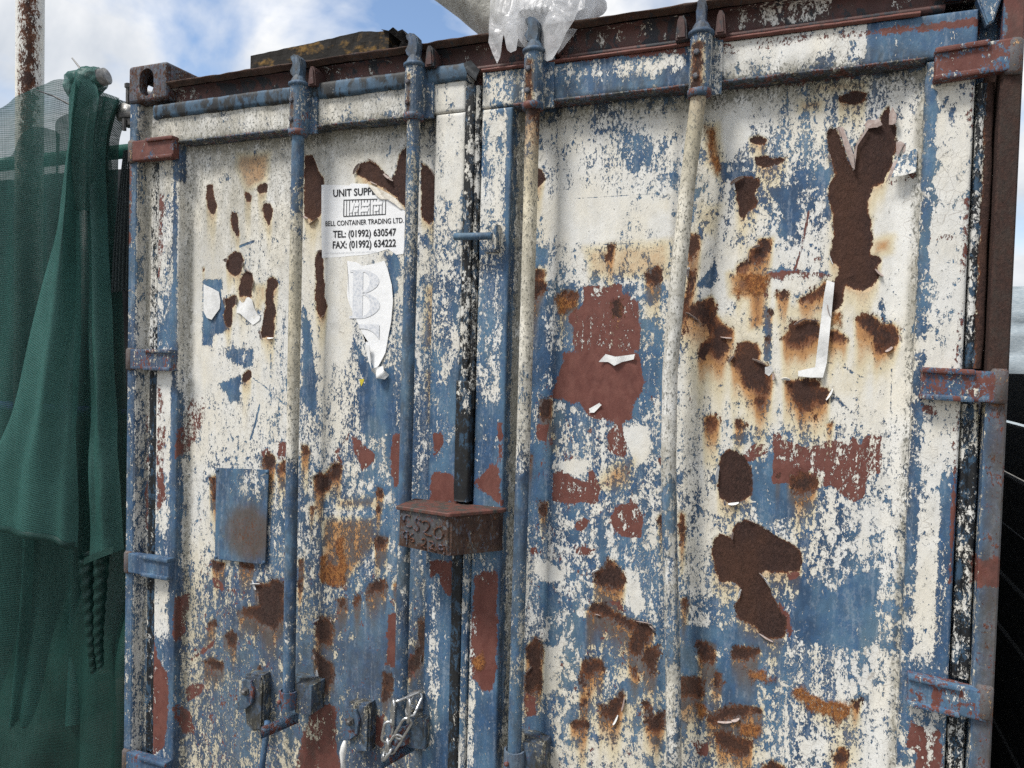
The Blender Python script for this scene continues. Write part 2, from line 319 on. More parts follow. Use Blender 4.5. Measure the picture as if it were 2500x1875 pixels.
('scr',3,[1943,1316,2029,1301,2100,1282]),
('scr',2,[1871,1530,1988,1534]),
('scr',1.6,[1555,1985,1568,1980,1734,1982]),
('scr',4,[940,2280,939,2255,926,2252]),
('scr',2,[2052,1048,2189,1054]),
]
WPTS=[[183,2435,0.85],[370,2417,0.85],[547,2400,0.82],[714,2384,0.87],[872,2368,0.87],[1022,2354,0.7],[1365,2321,0.6],[1429,2315,0.75],[1552,2303,0.6],[1669,2292,0.75],[1759,2283,0.8],[1835,2276,0.9],[1888,2270,0.92],[1990,2261,0.65],[2089,2251,0.6],[2183,2242,0.65],[2246,2236,0.8],[186,2288,0.92],[373,2274,0.88],[550,2261,0.9],[717,2249,0.9],[875,2237,0.9],[1381,2200,0.7],[1432,2196,0.85],[1555,2187,0.62],[1672,2178,0.62],[1729,2174,0.5],[1839,2166,0.6],[1943,2158,0.5],[1994,2155,0.38],[2092,2147,0.5],[2241,2136,0.75],[188,2141,0.95],[375,2131,0.88],[483,2126,0.88],[587,2121,0.9],[1385,2080,0.75],[1461,2076,0.88],[1559,2071,0.82],[1676,2065,0.8],[1842,2056,0.72],[1895,2054,0.62],[1978,2050,0.3],[2048,2046,0.55],[2190,2039,0.92],[2254,2035,0.9],[190,1994,0.95],[323,1990,0.92],[486,1985,0.75],[589,1982,0.9],[723,1978,0.9],[1388,1960,0.5],[1439,1958,0.88],[1562,1955,0.85],[1680,1951,0.72],[1846,1947,0.85],[1899,1945,0.82],[2002,1942,0.78],[2194,1937,0.85],[2258,1935,0.92],[193,1846,0.95],[488,1844,0.78],[592,1843,0.85],[726,1843,0.92],[884,1842,0.8],[991,1841,0.6],[1392,1839,0.4],[1443,1839,0.72],[1505,1838,0.4],[1625,1838,0.5],[1706,1837,0.4],[1850,1836,0.9],[1955,1836,0.82],[2055,1835,0.82],[2198,1834,0.88],[2262,1834,0.93],[195,1697,0.95],[383,1700,0.8],[561,1704,0.85],[646,1705,0.4],[729,1706,0.93],[887,1709,0.6],[994,1711,0.5],[1395,1718,0.25],[1446,1719,0.6],[1545,1721,0.2],[1629,1722,0.3],[1710,1723,0.35],[1799,1725,0.88],[1958,1728,0.82],[2059,1730,0.88],[2202,1732,0.92],[2266,1733,0.93],[197,1548,0.85],[386,1556,0.75],[564,1563,0.88],[649,1567,0.25],[732,1570,0.87],[891,1576,0.25],[997,1581,0.4],[1399,1597,0.25],[1450,1599,0.2],[1573,1604,0.1],[1691,1609,0.3],[1803,1613,0.88],[1910,1617,0.92],[2063,1624,0.92],[2206,1629,0.92],[2269,1632,0.9],[200,1399,0.75],[388,1411,0.78],[566,1422,0.75],[652,1428,0.5],[735,1433,0.72],[863,1441,0.5],[955,1447,0.2],[1000,1450,0.3],[1402,1475,0.2],[1478,1480,0.65],[1552,1485,0.5],[1660,1492,0.6],[1717,1495,0.3],[1807,1501,0.88],[1914,1508,0.5],[2017,1514,0.6],[2163,1523,0.5],[2255,1529,0.85],[202,1249,0.82],[391,1266,0.5],[569,1281,0.45],[655,1288,0.45],[738,1296,0.48],[818,1302,0.5],[928,1312,0.4],[1003,1319,0.3],[1406,1353,0.1],[1482,1360,0.45],[1580,1368,0.5],[1663,1376,0.45],[1721,1381,0.4],[1810,1388,0.85],[1865,1393,0.6],[1970,1402,0.3],[2021,1407,0.45],[2119,1415,0.42],[2213,1423,0.68],[2277,1429,0.85],[205,1099,0.85],[301,1109,0.7],[572,1139,0.3],[658,1149,0.45],[741,1158,0.5],[900,1175,0.4],[1007,1187,0.25],[1409,1231,0.35],[1485,1240,0.42],[1584,1250,0.5],[1643,1257,0.35],[1814,1276,0.72],[1868,1282,0.62],[2024,1299,0.62],[2123,1310,0.6],[2217,1320,0.68],[2281,1327,0.88],[207,948,0.6],[396,973,0.35],[575,997,0.38],[660,1008,0.5],[744,1020,0.35],[903,1041,0.4],[1010,1055,0.3],[1413,1109,0.65],[1464,1116,0.55],[1587,1132,0.5],[1705,1148,0.4],[1818,1163,0.62],[2127,1204,0.4],[2174,1210,0.3],[2221,1216,0.55],[2276,1224,0.88],[210,797,0.55],[399,827,0.28],[578,855,0.2],[663,868,0.4],[747,881,0.32],[875,901,0.1],[953,913,0.15],[1013,923,0.3],[1416,986,0.6],[1467,994,0.5],[1591,1013,0.35],[1709,1032,0.3],[1821,1049,0.42],[1929,1066,0.4],[2111,1095,0.3],[2178,1105,0.15],[2252,1117,0.72],[212,645,0.52],[402,679,0.32],[581,712,0.2],[666,727,0.35],[750,742,0.2],[909,771,0.1],[1016,790,0.3],[1420,863,0.4],[1471,872,0.6],[1534,883,0.45],[1654,905,0.35],[1825,936,0.2],[1933,955,0.2],[2036,974,0.35],[2134,992,0.62],[2229,1009,0.82],[214,493,0.38],[404,532,0.33],[583,568,0.3],[669,586,0.35],[753,603,0.25],[913,635,0.2],[1020,657,0.3],[1423,739,0.3],[1475,750,0.45],[1537,763,0.52],[1658,787,0.5],[1773,811,0.4],[1883,833,0.42],[1937,844,0.3],[2040,865,0.45],[2138,885,0.55],[2233,904,0.82],[217,340,0.5],[407,384,0.4],[586,424,0.4],[672,444,0.45],[756,463,0.22],[916,499,0.3],[1023,524,0.4],[1427,616,0.6],[1478,627,0.75],[1602,655,0.75],[1720,682,0.7],[1833,708,0.55],[1940,733,0.62],[2043,756,0.7],[2142,778,0.62],[2237,800,0.9],[221,110,0.45],[591,208,0.4],[921,295,0.3],[1484,443,0.6],[1726,507,0.6],[2049,592,0.6],[2242,643,0.8]]

# frame zones: (x0, x1, z0, z1, white coverage), millimetres
ZONES = [(104,204,0,2440,.66),(104,204,2180,2440,.8),(104,204,1780,1920,.5),(104,204,1690,1790,.18),(104,204,1430,1640,.85),(104,204,1200,1290,.4),(104,204,1010,1120,.45),(104,204,800,990,.72),(104,204,300,760,.25),(176,204,0,2340,.12),
 (1098,1196,0,2440,.35),(1098,1196,2100,2440,.82),(1098,1196,1900,2110,.55),(1098,1196,1640,1900,.45),(1098,1196,1440,1640,.2),(1098,1196,1290,1440,.1),(1098,1196,1080,1200,.3),(1098,1196,0,1080,.16),(1120,1150,700,1080,.5),
 (1326,1352,0,2345,.78),(1326,1352,1500,1800,.9),(1326,1352,700,1000,.6),(1236,1326,0,2440,.3),(1236,1326,2180,2440,.62),(1236,1326,1950,2180,.66),(1236,1326,1700,1950,.42),(1236,1326,1560,1700,.5),(1236,1326,1300,1560,.14),(1236,1326,1100,1190,.4),(1236,1326,0,1080,.14),(1236,1262,560,1000,.6),(1312,1326,0,2340,.04),
 (2266,2364,0,2440,.8),(2266,2290,1100,2300,.5),(2330,2364,1000,1480,.25),(2266,2364,2190,2440,.7),(2266,2364,960,1060,.25),(2266,2290,0,2300,.35),(2266,2364,700,950,.4),
 (104,1190,2338,2445,.86),(620,760,2338,2370,.6),(760,1040,2338,2362,.5),
 (1236,1370,2338,2445,.52),(1370,1800,2338,2445,.42),(1370,1800,2338,2378,.06),(1370,1800,2418,2445,.12),(1600,1760,2380,2418,.75),(1800,2170,2355,2425,.86),(1800,2170,2338,2362,.45),(2150,2364,2338,2445,.1),
 (0,38,0,2600,.22),(36,66,0,2480,.93),(36,66,0,1500,.55),(66,104,1900,2330,.62),(66,104,1660,1900,.5),(66,104,0,1660,.16),
 (2362,2402,0,2480,.4),(2362,2402,1950,2480,.4),(2362,2402,2230,2480,.15),(2362,2402,1640,1740,.25),(2362,2402,1380,1500,.2),(2362,2402,900,1380,.38),(2402,2445,0,2600,.06)]
NX, NZ, ST = 612, 656, 4.0
gx, gz = np.meshgrid(np.arange(NX) * ST, np.arange(NZ) * ST, indexing='ij')
wp = np.array(WPTS, float)
num = np.zeros((NX, NZ)); den = np.full((NX, NZ), 1e-9)
for x, z, v in wp:
    k = np.exp(-((gx - x) ** 2 + (gz - z) ** 2) / (2 * 62.0 ** 2)); num += k * v; den += k
FW = (num + 1e-7 * .5) / (den + 1e-7)
def sst(a, b, x):
    t = np.clip((x - a) / (b - a), 0, 1); return t * t * (3 - 2 * t)
for x0, x1, z0, z1, v in ZONES:
    a = sst(-3, 3, gx - x0) * sst(-3, 3, x1 - gx) * sst(-25, 25, gz - z0) * sst(-25, 25, z1 - gz); FW = FW * (1 - a) + v * a
def poly_sdf(px, pz, P, closed=True):
    d = np.full(px.shape, 1e9); ins = np.zeros(px.shape, bool); n = len(P)
    for i in range(n if closed else n - 1):
        ax, az_ = P[i]; bx, bz = P[(i + 1) % n]; ex, ez = bx - ax, bz - az_
        t = np.clip(((px - ax) * ex + (pz - az_) * ez) / (ex * ex + ez * ez + 1e-9), 0, 1)
        d = np.minimum(d, np.hypot(px - ax - t * ex, pz - az_ - t * ez))
        if closed:
            c = ((az_ > pz) != (bz > pz)) & (px < (bx - ax) * (pz - az_) / (bz - az_ + 1e-12) + ax); ins ^= c
    return np.where(ins, -d, d) if closed else d
FAR = 40.0
F = {k: np.full((NX, NZ), FAR) for k in ('rust', 'primer', 'orange', 'scr', 'scp')}
FS = np.zeros((NX, NZ)); FRAG = np.full((NX, NZ), FAR)
EXTRA = [('rust', 1, [2380,2330,2470,2330,2470,1640,2380,1640]), ('primer', 1, [2402,2600,2445,2600,2445,2330,2402,2330]), ('primer', 1, [2395,1300,2470,1300,2470,1240,2395,1240]), ('stain', .8, [2425,1640,2445,1640,2445,700,2425,700]), ('orange', 1, [2408,1660,2430,1660,2430,1610,2408,1610]), ('orange', 1, [2408,2330,2436,2330,2436,2270,2408,2270]), ('stain', .55, [2402,1640,2445,1640,2445,700,2402,700]),
         ('primer', 1, [0,2330,10,2330,10,2020,0,2020]), ('stain', .4, [14,2100,30,2100,30,1640,14,1640]), ('primer', 1, [58,2000,66,2000,66,1780,58,1780]), ('primer', 1, [52,1600,62,1600,62,1100,52,1100])]
for lay, v, flat in POLYS + EXTRA:
    P = [(flat[i], flat[i + 1]) for i in range(0, len(flat), 2)]; pa = np.array(P)
    x0, z0 = pa.min(0) - FAR; x1, z1 = pa.max(0) + FAR
    i0, i1 = max(0, int(x0 / ST)), min(NX, int(x1 / ST) + 2); j0, j1 = max(0, int(z0 / ST)), min(NZ, int(z1 / ST) + 2)
    if i0 >= i1 or j0 >= j1: continue
    S = (slice(i0, i1), slice(j0, j1))
    if lay in ('scr', 'scp'):
        F[lay][S] = np.minimum(F[lay][S], poly_sdf(gx[S], gz[S], P, False) - v * .5); continue
    s = poly_sdf(gx[S], gz[S], P)
    if lay == 'wd':
        a = sst(8, -8, s); FW[S] = FW[S] * (1 - a) + v * a
    elif lay == 'stain': FS[S] = np.maximum(FS[S], v * sst(26, -26, s))
    else:
        if lay == 'rust' and v < .9: FRAG[S] = np.minimum(FRAG[S], s)
        F[lay][S] = np.minimum(F[lay][S], np.clip(s * (v if lay in ('rust', 'primer') else 1.), -FAR, FAR))
# rust runs: every rust patch bleeds downward, columns of uneven length
src = np.maximum(sst(4, -5, F['rust']) * .62, sst(5, -4, FRAG)); run = np.zeros((NX, NZ))
lenc = np.convolve(rng.random(NX + 8), np.ones(5) / 5, 'same')[:NX]; lenc = (lenc - lenc.min()) / (lenc.max() - lenc.min())
dec = np.exp(-ST / (16 + 120 * lenc ** 1.15))[:, None]; cur = np.zeros((NX, 1))
for j in range(NZ - 1, -1, -1):
    cur = np.maximum(cur * dec, src[:, j:j + 1] * 1.0); run[:, j:j + 1] = cur
run = (np.roll(run, 1, 0) + 2 * run + np.roll(run, -1, 0)) / 4
halo = np.maximum(sst(15, 0, FRAG) * .30, sst(6, 0, F['rust']) * .2)
FS = np.clip(np.maximum(np.maximum(FS, run), halo), 0, 1)
def zone(lay, val, x0, x1, z0, z1, soft=60.):
    a = sst(-soft, soft, gx - x0) * sst(-soft, soft, x1 - gx) * sst(-soft, soft, gz - z0) * sst(-soft, soft, z1 - gz); F[lay][:] = np.minimum(F[lay], FAR * (1 - a) + val * a)
zone('primer', 7.5, 200, 1100, 0, 1150); zone('primer', 6, 200, 480, 0, 1250); zone('primer', 8, 1330, 1760, 0, 1700); zone('rust', 4.6, 480, 1100, 0, 1280); zone('rust', 5, 1340, 2050, 0, 1150); zone('rust', 6.6, 1800, 2260, 1450, 2250); zone('rust', 7, 600, 1100, 1500, 2300)
zone('rust', 3.2, 2396, 2470, 0, 1650, 10.); zone('orange', 10, 2396, 2470, 0, 1650, 10.); zone('primer', 6, 2396, 2470, 0, 1650, 10.)
FS = np.maximum(FS, .30 * sst(1400, 800, gz) * (gx > 200) * (gx < 1100)); FS = np.maximum(FS, .2 * sst(1200, 800, gz) * (gx > 1330) * (gx < 2000))
# dirt behind the fittings; under the rails and along folds, dirt plus painted-in shade
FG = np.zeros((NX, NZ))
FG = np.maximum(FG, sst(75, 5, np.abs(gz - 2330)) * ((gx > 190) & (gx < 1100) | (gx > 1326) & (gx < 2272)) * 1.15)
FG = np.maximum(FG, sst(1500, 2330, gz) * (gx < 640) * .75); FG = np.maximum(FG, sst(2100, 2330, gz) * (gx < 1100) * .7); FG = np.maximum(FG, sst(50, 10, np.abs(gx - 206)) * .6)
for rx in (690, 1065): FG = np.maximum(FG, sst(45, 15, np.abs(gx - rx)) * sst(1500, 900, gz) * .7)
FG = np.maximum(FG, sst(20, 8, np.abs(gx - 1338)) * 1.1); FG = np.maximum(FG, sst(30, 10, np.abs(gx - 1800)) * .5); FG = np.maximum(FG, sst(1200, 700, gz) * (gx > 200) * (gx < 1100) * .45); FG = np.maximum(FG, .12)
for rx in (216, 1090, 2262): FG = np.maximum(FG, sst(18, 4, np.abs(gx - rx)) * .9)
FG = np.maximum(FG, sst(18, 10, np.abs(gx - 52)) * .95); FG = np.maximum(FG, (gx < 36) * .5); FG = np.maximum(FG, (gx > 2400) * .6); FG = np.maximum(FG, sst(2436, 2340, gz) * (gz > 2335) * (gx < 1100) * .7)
erf = np.vectorize(math.erf)
pt = np.linspace(-3, 3, 241); pc = .5 * (1 + erf(pt / math.sqrt(2)))
ZW = np.interp(np.clip(FW, .004, .996), pc, pt)
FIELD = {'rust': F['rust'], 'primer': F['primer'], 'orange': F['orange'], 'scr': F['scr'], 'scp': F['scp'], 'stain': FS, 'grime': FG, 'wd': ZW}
def probit(p): return float(np.interp(min(max(p, .004), .996), pc, pt))
def sample(g, x, z):
    fx = np.clip(x * 1000 / ST, 0, NX - 1.001); fz = np.clip(z * 1000 / ST, 0, NZ - 1.001)
    i = fx.astype(int); j = fz.astype(int); a = fx - i; b = fz - j
    return g[i, j] * (1 - a) * (1 - b) + g[i + 1, j] * a * (1 - b) + g[i, j + 1] * (1 - a) * b + g[i + 1, j + 1] * a * b
ATT = ('rust', 'primer', 'orange', 'scr', 'scp', 'stain', 'grime', 'wd')
DEF = dict(rust=40, primer=40, orange=40, scr=40, scp=40, stain=0, grime=.2, wd=0)
def paint(o, field=False, white=None, zfn=None, **kw):
    me = o.data; n = len(me.vertices); co = np.empty(n * 3, np.float32); me.vertices.foreach_get('co', co); co = co.reshape(-1, 3)
    for k in ATT:
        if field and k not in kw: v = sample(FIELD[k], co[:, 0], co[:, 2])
        else: v = np.full(n, float(kw.get(k, DEF[k])))
        if k == 'wd' and white is not None: v = np.full(n, probit(white))
        if k == 'wd' and zfn is not None:
            zz = [a for a, _ in zfn]; vv = [probit(b) for _, b in zfn]; v = np.interp(co[:, 2], zz[::-1], vv[::-1])
        a = me.attributes.new(k, 'FLOAT', 'POINT'); a.data.foreach_set('value', v.astype(np.float32))
    return o
# ------------------------------------------------------------ materials
class NB:
    def __init__(s, name):
        s.m = bpy.data.materials.new(name); s.m.use_nodes = True; s.t = s.m.node_tree; s.t.nodes.clear()
        s.out = s.t.nodes.new('ShaderNodeOutputMaterial')
    def n(s, typ, **kw):
        o = s.t.nodes.new(typ)
        for k, v in kw.items(): setattr(o, k, v)
        return o
    def put(s, sock, v):
        if isinstance(v, (int, float)): sock.default_value = v
        elif isinstance(v, tuple): sock.default_value = v if len(v) == len(sock.default_value) else v + (1,)
        else: s.t.links.new(v, sock)
    def math(s, op, a, b=0.0, c=None, clamp=False):
        o = s.n('ShaderNodeMath', operation=op, use_clamp=clamp); s.put(o.inputs[0], a); s.put(o.inputs[1], b)
        if c is not None: s.put(o.inputs[2], c)
        return o.outputs[0]
    def mix(s, f, a, b, mode='MIX'):
        o = s.n('ShaderNodeMix', data_type='RGBA', blend_type=mode); s.put(o.inputs[0], f); s.put(o.inputs[6], a); s.put(o.inputs[7], b); return o.outputs[2]
    def noise(s, vec, scale, det=3, rough=.55, dist=0.0, dim='3D'):
        o = s.n('ShaderNodeTexNoise'); o.inputs['Scale'].default_value = scale; o.inputs['Detail'].default_value = det; o.inputs['Roughness'].default_value = rough; o.inputs['Distortion'].default_value = dist
        s.put(o.inputs['Vector'], vec); return o.outputs['Fac']
    def ss(s, x, a, b):
        o = s.n('ShaderNodeMapRange', interpolation_type='SMOOTHSTEP'); s.put(o.inputs[0], x); s.put(o.inputs[1], a); s.put(o.inputs[2], b); return o.outputs[0]
    def attr(s, nm): return s.n('ShaderNodeAttribute', attribute_name=nm).outputs['Fac']
    def pos(s, sc=(1, 1, 1)):
        g = s.n('ShaderNodeNewGeometry'); v = s.n('ShaderNodeVectorMath', operation='MULTIPLY'); s.put(v.inputs[0], g.outputs['Position']); s.put(v.inputs[1], sc); return v.outputs[0]
    def bsdf(s, col, rough=.6, metal=0.0, spec=.35, bump=None, bstr=.5, bdist=.001, **kw):
        p = s.n('ShaderNodeBsdfPrincipled'); s.put(p.inputs['Base Color'], col); s.put(p.inputs['Roughness'], rough); s.put(p.inputs['Metallic'], metal); p.inputs['Specular IOR Level'].default_value = spec
        if bump is not None:
            b = s.n('ShaderNodeBump'); b.inputs['Strength'].default_value = bstr; b.inputs['Distance'].default_value = bdist; s.put(b.inputs['Height'], bump); s.t.links.new(b.outputs[0], p.inputs['Normal'])
        s.t.links.new(p.outputs[0], s.out.inputs[0]); return p
WHITE, CREAM = (.68, .675, .645), (.63, .555, .39)
def paint_mat(name, base='blue'):
    b = NB(name); p = b.pos(); ps = b.pos((1, 1, .6))
    def cn(vec, scale, det, rough, dist=0.):
        o = b.n('ShaderNodeTexNoise'); o.inputs['Scale'].default_value = scale; o.inputs['Detail'].default_value = det; o.inputs['Roughness'].default_value = rough; o.inputs['Distortion'].default_value = dist
        b.put(o.inputs['Vector'], vec); q = b.n('ShaderNodeSeparateColor'); b.put(q.inputs[0], o.outputs['Color']); return q.outputs[0], q.outputs[1], q.outputs[2]
    lo, lo2, lo3 = cn(b.pos((1, 1, .45)), 10, 3, .6); mi, mi2, mi3 = cn(ps, 40, 4, .66, .3); hi, hi2, hi3 = cn(ps, 175, 5, .75, .5)
    c = lambda x: b.math('SUBTRACT', x, .5)
    wob = b.math('ADD', b.math('MULTIPLY', c(mi2), 24), b.math('MULTIPLY', c(hi2), 30))
    wob2 = b.math('ADD', b.math('MULTIPLY', c(mi3), 44), b.math('MULTIPLY', c(hi2), 34))
    stk = b.noise(b.pos((1, 1, .09)), 75, 3, .6)
    wgt = b.ss(lo2, .38, .62); za = b.math('ADD', b.math('MULTIPLY', c(mi), .68), b.math('MULTIPLY', c(hi), .46)); zb = b.math('ADD', b.math('ADD', b.math('MULTIPLY', c(mi), .18), b.math('MULTIPLY', c(hi), .66)), b.math('MULTIPLY', c(stk), .30))
    z = b.math('DIVIDE', b.math('ADD', b.math('MULTIPLY', za, wgt), b.math('MULTIPLY', zb, b.math('SUBTRACT', 1.0, wgt))), .086)
    wz = b.math('SUBTRACT', b.attr('wd'), z)
    wm = b.ss(wz, -.12, .12)
    scr = b.ss(b.math('ADD', b.attr('scr'), b.math('MULTIPLY', wob, .2)), .5, -.5)
    scp = b.ss(b.math('ADD', b.attr('scp'), b.math('MULTIPLY', wob, .2)), .5, -.5)
    wm = b.math('MULTIPLY', wm, b.math('SUBTRACT', 1.0, b.math('MAXIMUM', scr, scp)))
    pm = b.math('MAXIMUM', b.ss(b.math('ADD', b.attr('primer'), wob2), .8, -.8), scp)
    stray = b.ss(wz, .55, .75)
    keep = b.math('MULTIPLY', wm, stray)
    wfin = b.math('MULTIPLY', wm, b.math('SUBTRACT', 1.0, b.math('MULTIPLY', pm, b.math('SUBTRACT', 1.0, stray))))
    pm_w = b.math('MULTIPLY', pm, b.math('SUBTRACT', 1.0, keep))
    rsd = b.math('ADD', b.attr('rust'), b.math('MULTIPLY', wob, .6)); rm = b.ss(rsd, .5, -.5)
    st = b.attr('stain')
    st2 = b.math('MULTIPLY', st, b.math('ADD', .35, b.math('MULTIPLY', b.math('ADD', mi3, hi3), .65)), clamp=True)
    pin = b.math('MULTIPLY', b.ss(b.math('SUBTRACT', hi3, b.math('MULTIPLY', st, .12)), .36, .30), b.ss(st, .3, .6))
    om = b.math('MULTIPLY', b.ss(b.math('ADD', b.attr('orange'), wob2), 6, -6), b.ss(hi3, .34, .46))
    if base == 'blue':
        bc = b.mix(b.ss(lo, .35, .66), (.030, .066, .128), (.086, .168, .258)); bc = b.mix(b.math('MULTIPLY', b.ss(mi2, .42, .7), .8), bc, (.040, .100, .205))
        bc = b.mix(b.math('MULTIPLY', b.ss(lo2, .55, .72), .55), bc, (.115, .175, .21)); bc = b.mix(b.math('MULTIPLY', b.ss(hi3, .55, .75), .3), bc, (.03, .04, .075))
    elif base == 'rubber':
        bc = b.mix(b.ss(b.math('ADD', mi2, b.math('MULTIPLY', c(hi2), .6)), .5, .62), (.011, .012, .014), (.035, .075, .125))
    elif base == 'rubber_blue':
        bc = b.mix(b.ss(b.math('ADD', mi2, b.math('MULTIPLY', c(lo), 1.2)), .40, .56), (.016, .019, .024), (.06, .12, .19))
    elif base == 'maroon':
        bc = b.mix(b.ss(lo, .35, .7), (.062, .028, .026), (.125, .056, .05)); bc = b.mix(b.ss(b.math('ADD', mi2, b.math('MULTIPLY', c(lo2), .7)), .54, .62), bc, (.028, .031, .04))
    if base == 'blue': bc = b.mix(b.math('MULTIPLY', b.ss(b.math('ADD', hi2, b.math('MULTIPLY', c(stk), .8)), .5, .72), .34), bc, (.36, .40, .44))
    pc_ = b.mix(b.ss(mi, .3, .7), (.115, .038, .03), (.165, .064, .05))
    wc = b.mix(b.ss(lo3, .35, .68), WHITE, (.68, .645, .56)); wc = b.mix(b.math('MULTIPLY', b.ss(mi3, .45, .75), .45), wc, (.53, .52, .485))
    wc = b.mix(b.ss(st2, .06, .42), wc, CREAM); wc = b.mix(b.math('MULTIPLY', b.ss(st2, .34, .75), .95), wc, (.44, .215, .075)); wc = b.mix(b.ss(st2, .72, .98), wc, (.17, .065, .027))
    bc = b.mix(b.math('MULTIPLY', b.ss(st2, .12, .7), .72), bc, (.12, .08, .045))
    col = b.mix(pm_w, bc, pc_)
    vo = b.n('ShaderNodeTexVoronoi', feature='DISTANCE_TO_EDGE'); vo.inputs['Scale'].default_value = 55; b.put(vo.inputs['Vector'], p)
    ck = b.math('MULTIPLY', b.ss(b.math('ADD', vo.outputs['Distance'], b.math('MULTIPLY', c(hi), .12)), .03, .008), b.ss(lo2, .5, .6))
    wc = b.mix(b.math('MULTIPLY', ck, .5), wc, (.2, .17, .14))
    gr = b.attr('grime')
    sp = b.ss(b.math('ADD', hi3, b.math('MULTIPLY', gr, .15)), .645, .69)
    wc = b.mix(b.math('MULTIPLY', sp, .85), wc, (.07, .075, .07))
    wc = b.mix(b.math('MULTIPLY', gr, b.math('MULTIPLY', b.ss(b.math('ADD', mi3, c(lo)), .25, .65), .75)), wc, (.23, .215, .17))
    col = b.mix(wfin, col, wc)
    col = b.mix(om, col, b.mix(b.ss(hi2, .35, .65), (.13, .042, .018), (.40, .17, .05)))
    col = b.mix(b.math('MULTIPLY', pin, .9), col, (.12, .045, .02))
    rc = b.mix(b.ss(hi, .3, .72), (.027, .0145, .0125), (.068, .034, .026)); rc = b.mix(b.math('MULTIPLY', b.ss(lo3, .42, .7), .55), rc, (.085, .038, .022))
    rc = b.mix(b.math('MULTIPLY', b.math('MULTIPLY', b.ss(rsd, -5, 0), b.ss(mi3, .4, .6)), .8), rc, (.17, .06, .024)); rc = b.mix(b.math('MULTIPLY', b.ss(hi3, .58, .68), .5), rc, (.012, .008, .008))
    col = b.mix(rm, col, rc)
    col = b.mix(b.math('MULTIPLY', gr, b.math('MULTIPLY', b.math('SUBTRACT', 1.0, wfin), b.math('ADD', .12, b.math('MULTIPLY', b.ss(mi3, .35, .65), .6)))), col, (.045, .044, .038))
    anyr = b.math('MAXIMUM', rm, om)
    h = b.math('ADD', b.math('MULTIPLY', wfin, .6), b.math('MULTIPLY', b.math('SUBTRACT', 1.0, rm), 1.2)); h = b.math('ADD', h, b.math('MULTIPLY', b.math('MULTIPLY', anyr, hi2), 2.4))
    h = b.math('ADD', h, b.math('ADD', b.math('MULTIPLY', mi, 1.2), b.math('MULTIPLY', hi3, .5)))
    ro = b.math('ADD', b.math('MULTIPLY', anyr, .28), b.math('ADD', .5, b.math('MULTIPLY', mi2, .22)))
    b.bsdf(col, ro, 0, .3, h, .9, .0015)
    return b.m
M = {}
M['paint'] = paint_mat('weathered_blue_paint'); M['rubber'] = paint_mat('weathered_rubber', 'rubber'); M['rubber_blue'] = paint_mat('weathered_blue_rubber', 'rubber_blue'); M['maroon'] = paint_mat('weathered_maroon_primer', 'maroon')
def simple(name, c1, c2, scale, rough=.7, metal=0, bs=.4, bd=.002, stretch=(1, 1, 1), lo=.35, hi=.68, spec=.3):
    b = NB(name); n = b.noise(b.pos(stretch), scale, 6, .65); b.bsdf(b.mix(b.ss(n, lo, hi), c1, c2), rough, metal, spec, n, bs, bd); M[name] = b.m
simple('black_rubber', (.008, .009, .011), (.03, .035, .04), 60, .6)
simple('film_back', (.30, .225, .20), (.42, .35, .32), 90, .55)
simple('dark_steel', (.06, .06, .062), (.13, .125, .12), 40, .5, .3)
simple('tube_steel', (.16, .16, .155), (.34, .335, .32), 30, .42, .6)
simple('chain_steel', (.42, .42, .41), (.62, .62, .61), 120, .28, .9, .1)
simple('cord_white', (.62, .61, .58), (.75, .74, .72), 200, .7)
simple('black_plastic', (.006, .006, .007), (.02, .02, .022), 30, .4)
simple('tar_timber', (.014, .012, .010), (.20, .115, .03), 17, .85, 0, .8, .006, (1, 1, 1.6), .5, .68)
simple('concrete_ground', (.10, .095, .085), (.20, .185, .16), 3, .9, 0, .6, .02)
simple('dark_board', (.004, .0045, .005), (.016, .016, .017), 9, .75, 0, .4, .002, (8, 1, 8))
simple('galv', (.20, .205, .21), (.33, .335, .34), 25, .45, .7)
simple('fleece', (.30, .36, .40), (.48, .53, .56), 30, .9, 0, .3, .002, (1, 1, 6))
simple('blue_pipe', (.02, .03, .16), (.04, .05, .24), 20, .4)
simple('weed', (.05, .07, .02), (.16, .15, .06), 60, .9)
simple('branch', (.16, .11, .07), (.42, .34, .25), 40, .8)
def paper(name, c, c2, sc=40):
    b = NB(name); n = b.noise(b.pos(), sc, 5, .6); n2 = b.noise(b.pos(), 260, 3, .6)
    b.bsdf(b.mix(b.ss(n, .4, .75), c, c2), .55, 0, .35, b.math('ADD', n, b.math('MULTIPLY', n2, .15)), .35, .003); M[name] = b.m
paper('paper_white', (.80, .805, .81), (.74, .745, .75)); paper('paper_torn', (.70, .66, .58), (.55, .50, .42), 120); paper('paper_old', (.70, .70, .69), (.60, .60, .585), 60)
simple('ink_black', (.012, .012, .015), (.03, .03, .033), 90, .6, 0, 0)
simple('ink_faint', (.52, .545, .59), (.68, .69, .71), 130, .6, 0, 0, .002, (1, 1, 1), .4, .55)
simple('yellow_film', (.45, .38, .03), (.6, .5, .06), 60, .6)
